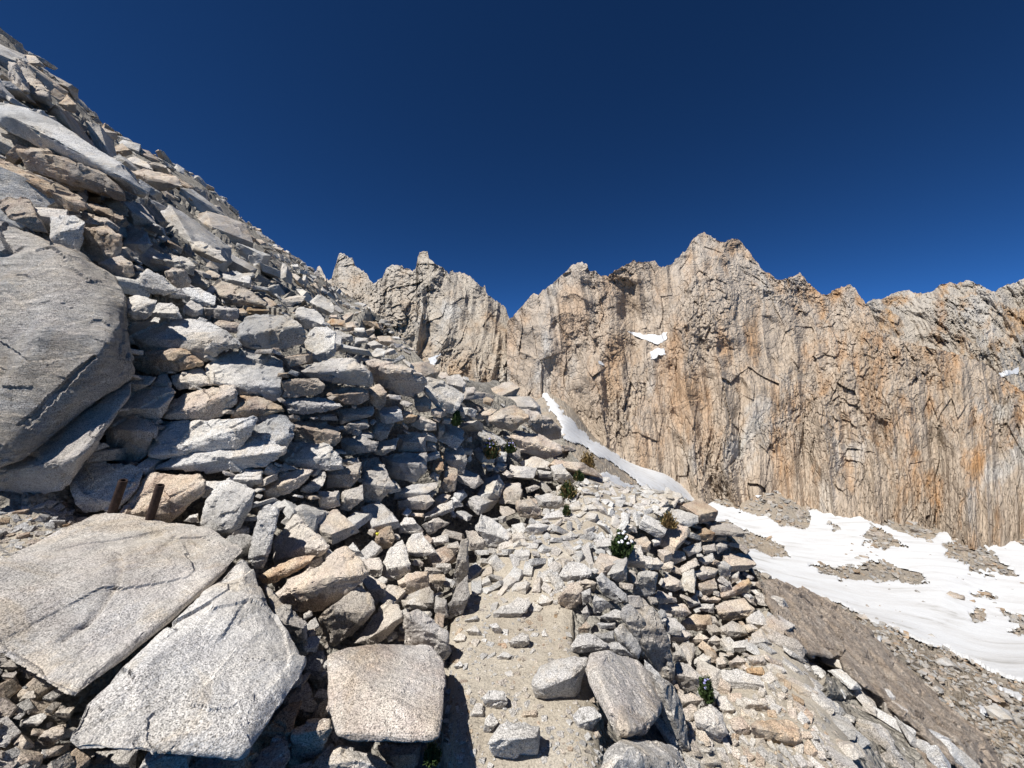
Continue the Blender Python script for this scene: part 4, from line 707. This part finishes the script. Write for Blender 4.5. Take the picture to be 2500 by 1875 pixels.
# ------------------------------------------------------------------ loose rock filling what lies between
PROTO = [proto_mesh('rock_shape', 100+i, d, 0.16, 15) for i, d in enumerate([(1, .8, .55), (1, .7, .45), (1, .95, .7), (1.1, .6, .5), (1, .75, .35), (.9, .85, .8), (1.2, .7, .4), (1, .6, .6), (1.05, .9, .5), (1.15, .55, .38)])]
for p in PROTO: p.materials.append(M['granite'])
LOW = [proto_mesh('small_rock_shape', 300+i, d, 0.62, 13, 1.2) for i, d in enumerate([(1, .8, .55), (1, .7, .5), (1, .9, .75), (1.1, .6, .5), (1, .75, .4), (.9, .85, .8), (1.2, .7, .45), (1, .6, .6)])]
LOWV = []
for p in LOW:
    v = np.empty(len(p.vertices)*3, np.float32); p.vertices.foreach_get('co', v)
    p.calc_loop_triangles(); f = np.empty(len(p.loop_triangles)*3, np.int32); p.loop_triangles.foreach_get('vertices', f)
    LOWV.append((v.reshape(-1, 3), f.reshape(-1, 3)))
GS = 3.0; OX, OY = -300, -50
OCC = np.zeros((int(2100/GS), int(2950/GS)), bool)
gx = OX+(np.arange(OCC.shape[1])+.5)*GS; gy = OY+(np.arange(OCC.shape[0])+.5)*GS
for poly in TRACED:
    x0, y0 = poly.min(0); x1, y1 = poly.max(0)
    a = max(int((x0-OX)/GS), 0); b = min(int((x1-OX)/GS)+2, OCC.shape[1]); c = max(int((y0-OY)/GS), 0); d = min(int((y1-OY)/GS)+2, OCC.shape[0])
    X, Yy = np.meshgrid(gx[a:b], gy[c:d]); cen = poly.mean(0)
    OCC[c:d, a:b] |= inpoly(X, Yy, [tuple(cen+(q-cen)*0.94) for q in poly])
def fill(poly, sizes, tries, cover=0.35, keep=None, mark=0.85):
    """drop discs of falling size into the free part of a region; returns px, py, radius in photo pixels"""
    q = np.array(poly); x0, y0 = q.min(0); x1, y1 = q.max(0); out = []
    for s in sizes:
        px = RNG.uniform(x0, x1, tries); py = RNG.uniform(y0, y1, tries)
        ok = inpoly(px, py, poly) & (py > edge_y(px)-2)
        for x, y in zip(px[ok], py[ok]):
            r = s*RNG.uniform(.8, 1.2)
            if keep: r *= keep(x, y)
            if r < 2: continue
            i, j = int((y-OY)/GS), int((x-OX)/GS); k = max(int(r/GS), 0)
            if i < 0 or j < 0 or i >= OCC.shape[0] or j >= OCC.shape[1] or OCC[i, j]: continue
            i0, i1, j0, j1 = max(i-k, 0), i+k+1, max(j-k, 0), j+k+1
            if OCC[i0:i1, j0:j1].mean() > cover: continue
            kk = max(int(r*mark/GS), 0); OCC[max(i-kk, 0):i+kk+1, max(j-kk, 0):j+kk+1] = True
            out.append((x, y, r))
    return out
def frame(n, spin, tip):
    z = Vector(n).normalized(); x = Vector((math.cos(spin), math.sin(spin), 0)); x = (x-z*x.dot(z)).normalized(); y = z.cross(x)
    m = Matrix((x, y, z)).transposed()
    return m @ Matrix.Rotation(random.gauss(0, tip), 3, 'X') @ Matrix.Rotation(random.gauss(0, tip), 3, 'Y')
def place(items, name, parent=None, up=None, flat=1.0, sink=0.25, warm=(.05, .6), tip=.25, grow=1.18, props=None, spin=None, limit=300, stuff='rubble', stuff_label=None, stuff_parent=None, mtl='granite_many', lm=None, surf=False):
    items = sorted(items, key=lambda t: -t[2]); bulk = []
    for i, (x, y, r) in enumerate(items):
        P = surf_pt(x, y)
        if not surf:
            q = near_pt(x, y); P = q if q[1] < P[1] else P
        n = near_nrm(x, y) if up is None else Vector(up)
        n = np.array(n); R = r*P[1]/F*grow
        if up is not None: nn = near_nrm(x, y)
        else: nn = n
        loc = P-nn*R*sink
        if i < limit:
            m = frame(n, random.uniform(0, 6.28) if spin is None else random.gauss(spin, .5), tip)
            o = bpy.data.objects.new(name, PROTO[random.randrange(len(PROTO))]); C.objects.link(o)
            s = R; q = random.uniform(.8, 1.25)
            M4 = m.to_4x4() @ Matrix.Diagonal((s*q, s/q, s*flat, 1)); M4.translation = Vector(loc)
            if parent is not None:
                o.parent = parent; M4.translation = Vector(loc-np.array(parent.location))
            o.matrix_basis = M4
            t = random.random(); o['warm'] = warm[0]+(warm[1]-warm[0])*t**2; o['val'] = random.uniform(.82, 1.0)
            if props:
                tone = 'tan brown' if o['warm'] > .38 else ('darker grey' if o['val'] < .88 else 'pale grey')
                near = min(lm, key=lambda q: (q[0]-x)**2+(q[1]-y)**2)[2] if lm else ''
                for k, v in props.items(): o[k] = v.format(size='large' if r > 22 else ('medium' if r > 13 else 'small'), tone=tone, near=near)
        else: bulk.append((loc, n, R, flat, tip))
    if bulk: heap(bulk, stuff, mtl, stuff_label, stuff_parent)
def heap(bulk, name, mtl, label, parent=None):
    Vs, Fs, off = [], [], 0
    for loc, n, R, flat, tip in bulk:
        v, f = LOWV[random.randrange(len(LOWV))]
        m = np.array(frame(n, random.uniform(0, 6.28), tip)) @ np.diag((R*random.uniform(.75, 1.3), R*random.uniform(.75, 1.2), R*flat))
        Vs.append(v@m.T+loc); Fs.append(f+off); off += len(v)
    o = link(name, mesh_np(name, np.concatenate(Vs), np.concatenate(Fs), False), M[mtl], parent, kind='stuff')
    if label and parent is None: o['label'] = label
LWALL = [(150,1100),(300,820),(640,700),(900,790),(1060,900),(1240,940),(1440,1140),(1350,1200),(1240,1290),(1120,1400),(1085,1500),(1070,1600),(1000,1560),(800,1560),(860,1720),(820,1875),(560,1875),(740,1560),(760,1440),(690,1420),(560,1300),(500,1200),(160,1180)]
place(fill(LWALL, (38, 28, 22, 16, 12, 9), 1100, .4), 'stone', wall_l, up=(0.15, -0.1, .95), flat=.75, sink=.15, warm=(.02, .8), tip=.28, limit=280, stuff='small_stone_fill', stuff_parent=wall_l)
RWALL = [(1440,1400),(1500,1325),(1640,1265),(1700,1222),(1770,1285),(1825,1345),(1830,1400),(1880,1470),(1890,1560),(1830,1640),(1780,1790),(1680,1860),(1690,1875),(1600,1875),(1640,1700),(1560,1560),(1520,1450)]
place(fill(RWALL, (30, 24, 18, 13, 9, 7), 900, .3), 'stone', wall_r, up=(0.1, -0.2, .95), flat=.75, sink=-.2, warm=(.02, .7), tip=.22, limit=250, stuff='small_stone_fill', stuff_parent=wall_r)
# cobbled bend
place(fill(COB, (19, 15, 12, 9, 7, 5.5, 4.5, 3.6), 3200, .45, lambda x, y: .45+.55*np.clip((y-1150)/250, 0, 1)), 'cobble', G['trail'], surf=True, flat=.75, sink=-.18, warm=(.0, .3), tip=.45, limit=300, stuff='cobble_fill', stuff_parent=G['trail'])
# slope above the bend
UPB = [(1040,870),(1130,905),(1260,940),(1300,990),(1400,1090),(1460,1160),(1380,1190),(1250,1240),(1150,1150),(1130,1000)]
place(fill(UPB, (24, 17, 12, 8, 6), 900, .3), 'rock', None, flat=.75, sink=.25, warm=(.05, .7), lm=[(1150, 960, 'past the end of the stacked wall'), (1240, 1010, 'near the cracked tan boulder'), (1360, 1100, 'below the smooth tan slab'), (1200, 1120, 'around the dry yellowish plant'), (1320, 1180, 'beside the cobbled bend')], props={'label': '{size} {tone} rock above the trail {near}', 'category': 'rock', 'group': 'rocks above the bend'}, limit=160, stuff='small_talus', stuff_label='small broken rocks filling the slope above the bend')
# talus
TALUS = [(-300,-30)]+[(float(x), float(edge_y(x))-1) for x in range(0, 1050, 50)]+[(1050,905),(900,840),(700,760),(480,730),(300,700),(290,620),(200,580),(60,540),(-300,500)]
kt = lambda x, y: float(np.clip((y-edge_y(x))/110, .22, 1))*float(np.clip(1.25-x/900, .4, 1))
items = fill(TALUS, (95, 72, 52, 42, 34, 27, 22, 17, 13, 10, 8), 3400, .42, kt, .75)
for w0, sz in ((75, (9, 7, 5.5, 4.5)), (34, (6, 5, 4, 3.2))):
    band = [(float(x), float(edge_y(x))-2) for x in range(-300, 1060, 40)]; band += [(x, y+w0) for x, y in reversed(band)]
    items += fill(band, sz, 5000, .35)
place(items, 'talus_rock', None, flat=.66, sink=.05, warm=(.02, .75), tip=.3, spin=-.6, grow=1.25, lm=TLM,
      props={'label': '{size} {tone} rock in the talus {near}', 'category': 'rock', 'group': 'talus rocks of the hillside'}, limit=290, stuff='talus', stuff_label='mass of small broken granite covering the hillside talus')
# dirt bank and the rocks at its foot
BKR = [(1890,1470),(1930,1520),(2000,1610),(2070,1680),(2160,1760),(2240,1840),(2290,1890),(2050,1890),(1960,1700),(1880,1560)]
SEAM = [(1880,1490),(1925,1520),(1960,1565),(2060,1590),(2095,1630),(2175,1690),(2265,1755),(2340,1850),(2290,1875),(2220,1800),(2130,1740),(2050,1680),(2030,1640),(1930,1610),(1890,1560)]
place(fill(SEAM, (30, 24, 18, 14, 10, 8), 500, .6), 'rock', None, surf=True, flat=.8, sink=-.3, warm=(.02, .5), lm=[(1910, 1550, 'at the upper end of the brown rib'), (2060, 1640, 'along the middle of the brown rib'), (2250, 1780, 'at the lower end of the brown rib')], props={'label': '{size} {tone} rock piled against the rib {near}', 'category': 'rock', 'group': 'rocks piled against the rib'}, limit=120)
place(fill(BKR, (34, 26, 19, 14, 10, 7, 5), 420, .35, lambda x, y: .5+.5*np.clip((y-1450)/350, 0, 1)), 'rock', None, surf=True, flat=.75, sink=.1, warm=(.02, .45), lm=[(1960, 1540, 'at the upper end of the brown rib'), (2080, 1640, 'along the middle of the brown rib'), (2200, 1800, 'at the lower end of the brown rib')], props={'label': '{size} {tone} rock below the bank {near}', 'category': 'rock', 'group': 'rocks below the dirt bank'}, limit=150, stuff='bank_rubble', stuff_label='small rubble between the rocks below the dirt bank')
place(fill(BANK, (13, 9, 6.5, 5, 3.6, 2.7), 1500, .3), 'rock', None, surf=True, up=(0, -.25, 1), flat=.85, sink=-.25, warm=(.1, .7), lm=[(1880, 1760, 'around the brown wedge boulder'), (1850, 1560, 'under the retaining wall'), (2000, 1700, 'towards the rocks below'), (1720, 1850, 'by the wall foot')], props={'label': '{tone} stone strewn on the dirt bank {near}', 'category': 'stone', 'group': 'stones on the dirt bank'}, limit=60, stuff='bank_gravel', stuff_label='gravel strewn on the dirt bank')
place(fill([(1850,1390),(1960,1450),(2050,1500),(2130,1560),(2270,1690),(2420,1850),(2300,1860),(2200,1760),(2080,1640),(1950,1560)], (9, 6.5, 5, 3.8, 3), 420, 2), 'rock', None, surf=False, up=(0.2, -.2, 1), flat=.7, sink=-.6, limit=0, stuff='rib_gravel', stuff_label='loose gravel lying along the brown bedrock rib')
# gravel on the trail and by the slab
place(fill([(1085,1875),(1090,1480),(1130,1400),(1300,1440),(1400,1450),(1400,1560),(1470,1680),(1480,1875)], (8, 5.5, 4, 3, 2.4, 2.1), 260, .15), 'rock', None, surf=True, up=(0, 0, 1), sink=.05, flat=.8, limit=0, stuff='trail_gravel', stuff_label='fine gravel and pebbles on the sandy trail')
SLB = [(-300,1470),(150,1540),(190,1640),(150,1720),(190,1830),(330,1875),(-300,1875)]
place(fill(SLB+[], (26, 18, 12, 8, 5, 3.5), 900, .3), 'rock', None, sink=.3, flat=.65, warm=(.1, .7), lm=[(0, 1520, 'against the broad tan slab'), (60, 1650, 'below the broad tan slab'), (120, 1780, 'against the grey ragged slab'), (-100, 1600, 'out towards the hillside')], props={'label': '{size} {tone} rock in the gravel heap {near}', 'category': 'rock', 'group': 'rocks in the gravel heap'}, limit=150, stuff='slab_gravel', stuff_label='gravel heaped at the foot of the slabs')
place(fill([(-300,1290),(150,1225),(210,1285),(0,1400),(-300,1440)], (11, 7, 5, 3.5, 2.5), 900, .25), 'rock', None, surf=True, sink=.0, flat=.75, limit=0, stuff='ledge_gravel', stuff_label='gravel on the ledge between the granite face and the tan slab')

# ------------------------------------------------------------------ rocks in the valley
def valley_rocks():
    f = np.flatnonzero(~VSM.ravel() & (VPY.ravel() > 1180) & (VPX.ravel() > 1420)); bulk = []
    w = RNG.choice(f, 9000)
    for i in w:
        P = VB[i]; r = P[1]/F*np.exp(RNG.normal(1.25, .42)); r = min(r, 1.6)
        bulk.append((P+np.array([0, 0, .1]), np.array([random.uniform(-.2, .2), random.uniform(-.4, 0), 1.0]), r*1.15, .6, .3))
    s = np.flatnonzero(VSM.ravel() & (VPX.ravel() > 2050) & (VPY.ravel() > 1250))
    for i in RNG.choice(s, 70):
        P = VB[i]; bulk.append((P+np.array([0, 0, .3]), np.array([0, -.2, 1.0]), P[1]/F*np.exp(RNG.normal(1.1, .4)), .6, .3))
    heap(bulk, 'valley_talus', 'granite_far', 'grey talus scattered round and over the snowfield')
valley_rocks()
VBO = [('1205,770 1250,750 1320,770 1310,802 1230,797', .5, 'large brown boulder standing in the middle of the snowfield'), ('1312,790 1360,785 1358,805 1320,808', .9, 'reddish rock beside the large boulder on the snow'), ('1378,742 1440,750 1450,772 1390,765', .9, 'flat reddish rock on the snow uphill of the large boulder'), ('728,562 750,557 768,580 745,582', .1, 'single grey boulder on the snow above the long rock island'), ('1105,475 1135,472 1142,490 1110,496', .3, 'single grey boulder on the snow close under the cliff'), ('1110,975 1140,968 1167,995 1150,1002', .1, 'grey boulder at the lower edge of the snow'), ('930,930 960,927 977,945 950,952', .1, 'small grey boulder at the lower edge of the snow'), ('740,870 790,865 817,905 770,900', .4, 'tan boulder where the snow meets the lower scree'), ('1450,1375 1520,1365 1590,1400 1590,1455 1510,1462 1455,1430', .05, 'big grey boulder beside the small lower snow patch'), ('1160,1120 1230,1095 1285,1150 1200,1155', .1, 'grey wedge boulder in the scree below the snow'), ('1430,1295 1500,1300 1540,1340 1460,1335', .7, 'flat tan boulder in the scree above the lower snow patch')]
for s, w, lb in VBO:
    o2 = np.array(pts(8, s)); c = o2.mean(0); Y = float(valleyY(np.array(c[0]), np.array(c[1]))); m = Y/F; h = np.ptp(o2[:, 1])*m; wd = np.ptp(o2[:, 0])*m
    top = o2.copy(); R = world_pt(o2[:, 0], o2[:, 1], np.full(len(o2), Y)-.1*h); R[:, 1] += np.where(o2[:, 1] < c[1], .5*h, 0)
    B = world_pt(c[0]+(o2[:, 0]-c[0])*.8, o2[:, 1]+.25*np.ptp(o2[:, 1]), np.full(len(o2), Y)+wd*.6)
    Q = world_pt(np.array([c[0]-.2*wd/m, c[0]+.2*wd/m]), np.array([c[1]-.1*h/m]*2), np.array([Y, Y])-.35*h)
    A = np.concatenate([R, B, Q]); base = A.mean(0); base[2] = A[:, 2].min()
    o = link('boulder', rock_mesh('boulder', A-base, .22*math.sqrt(h*wd), math.sqrt(h*wd), 1.0, int(c[0]) % 50), M['granite'], None, w, .72, label=lb, category='boulder'); o.location = base

# ------------------------------------------------------------------ two rusty steel posts drilled into the slab
def post(bx, by, tx, ty, wpx, label):
    b = pts(3, f'{bx},{by}')[0]; t = pts(3, f'{tx},{ty}')[0]; Y = float(nearY(*b))-.17
    B = world_pt(b[0], b[1], Y); T = world_pt(t[0], t[1], Y-.02); ax = Vector(T-B); L = ax.length; r = wpx/2.141*Y/F/2
    bm = bmesh.new(); prof = [(r*.98, -.12), (r, 0), (r*1.0, L*.5), (r, L-.004), (r*.93, L), (r*.62, L), (r*.6, L-.03), (0.0001, L-.031)]
    rows = [[bm.verts.new((rr*math.cos(a*math.pi/8), rr*math.sin(a*math.pi/8), z)) for a in range(16)] for rr, z in prof]
    for p, q in zip(rows, rows[1:]):
        for a in range(16): bm.faces.new((p[a], p[(a+1) % 16], q[(a+1) % 16], q[a]))
    me = bpy.data.meshes.new('steel_post'); bm.to_mesh(me); bm.free()
    me.polygons.foreach_set('use_smooth', np.ones(len(me.polygons), bool)); me.set_sharp_from_angle(angle=math.radians(40))
    o = link('steel_post', me, M['rust'], label=label, category='post', group='rusty posts in the slab'); o.location = B
    o.rotation_euler = ax.to_track_quat('Z', 'Y').to_euler()
post(588, 318, 645, 155, 38, 'rusty steel post leaning in front of the grey flat boulder')
post(775, 384, 838, 180, 38, 'rusty steel post leaning in front of the tan orange boulder')

# ------------------------------------------------------------------ alpine cushion plants
def plant(px, py, wpx, hpx, label, dry=0.0, flowers=0, petal='petal_white', dy=-.12):
    Y = float(nearY(px, py+hpx*.4))+dy; m = Y/F; w = wpx*m/2; h = hpx*m
    base = world_pt(px, py+hpx*.5, Y); t = thing('cushion_plant', tuple(base), label=label, category='plant')
    def blades(n, mt, nm, spread):
        V, Fc = [], []; lobes = [random.uniform(0, 6.28) for _ in range(5)]
        for i in range(n):
            a = random.choice(lobes)+random.gauss(0, .55); rad = math.sqrt(random.random())*(1 if i % 3 else .5)
            root = np.array([math.cos(a)*rad*w*.45, math.sin(a)*rad*w*.45, h*.35*(1-rad)*random.random()])
            tip = np.array([math.cos(a)*w*spread*rad, math.sin(a)*w*spread*rad, h*(1-.55*rad*rad)*random.uniform(.35, 1.05)])
            mid = (root+tip)/2; side = np.cross(tip-root, np.random.default_rng(i).normal(size=3)); side = side/(np.linalg.norm(side)+1e-9)*h*.045
            k = len(V); V += [root, mid+side, tip, mid-side]; Fc.append((k, k+1, k+2, k+3))
            for s in range(3):     # short leaves along the stem
                c = root+(tip-root)*random.uniform(.4, 1); d = np.random.default_rng(i*7+s).normal(size=3); d[2] = abs(d[2]); d = d/np.linalg.norm(d)*h*.16
                e = np.cross(d, [.3, .5, .8]); e = e/(np.linalg.norm(e)+1e-9)*h*.04; k = len(V); V += [c, c+d*.5+e, c+d, c+d*.5-e]; Fc.append((k, k+1, k+2, k+3))
        link(nm, mesh_np(nm, np.array(V), np.array(Fc), False), M[mt], t)
    if dry < 1: blades(int(330*(1-dry)), 'leaf', 'foliage', 1.0)
    if dry > 0: blades(int(260*dry), 'leaf_dry', 'dry_foliage', 1.1)
    for i in range(flowers):
        a = random.uniform(3.3, 6.1); rad = random.uniform(.1, .85); c = np.array([math.cos(a)*rad*w, math.sin(a)*rad*w, h*(1-.5*rad*rad)*random.uniform(.75, 1.05)])
        bm = bmesh.new(); bmesh.ops.create_icosphere(bm, subdivisions=2, radius=h*.05)
        for v in bm.verts: v.co *= random.uniform(.75, 1.3); v.co.z *= .7
        me = bpy.data.meshes.new('flower'); bm.to_mesh(me); bm.free(); f = link('flower', me, M[petal], t); f.location = c
plant(1520, 1328, 62, 66, 'dark green cushion plant dotted with white flowers at the wall top', 0, 12)
plant(1722, 1682, 40, 62, 'small dark green plant growing between the retaining wall stones', 0, 4, 'petal_blue')
plant(1388, 1195, 50, 46, 'dark shrubby plant with brown stems on the slope by the bend', .35)
plant(1200, 1096, 46, 50, 'half dry yellowish plant with blue flowers above the wall', .6, 8, 'petal_blue')
plant(1245, 1092, 38, 30, 'low green plant with blue flowers beside the dry yellowish plant', .1, 7, 'petal_blue')
plant(1632, 1268, 44, 42, 'half dry brown tuft on the rim of the retaining wall', .7)
plant(1412, 1160, 30, 30, 'dark green tuft under the tan slab beside the bend', .1)
plant(1383, 1245, 22, 28, 'tiny green tuft among stones at the inner trail edge', .1)
plant(1055, 1838, 50, 50, 'deep green plant in the shade under the brown block', 0)
plant(1112, 1020, 28, 42, 'dark green tuft hanging at the end of the stacked wall', 0)
plant(1435, 1128, 46, 50, 'brown dry grass draped over the tan slab edge', 1.0)
# yellow lichen crust on the round brown stone
for o in list(C.objects):
    if o.get('label', '').startswith('round brown stone'):
        p = pts(4, '688,438')[0]; Yq = float(nearY(*p)); P = world_pt(p[0], p[1], Yq-.11)
        me = rock_mesh('lichen', [(RNG.normal()*.014, RNG.normal()*.006, RNG.normal()*.008) for _ in range(14)], .02, .05, 1.5, 5)
        l = link('lichen', me, M['lichen'], o); l.location = P-np.array(o.location)
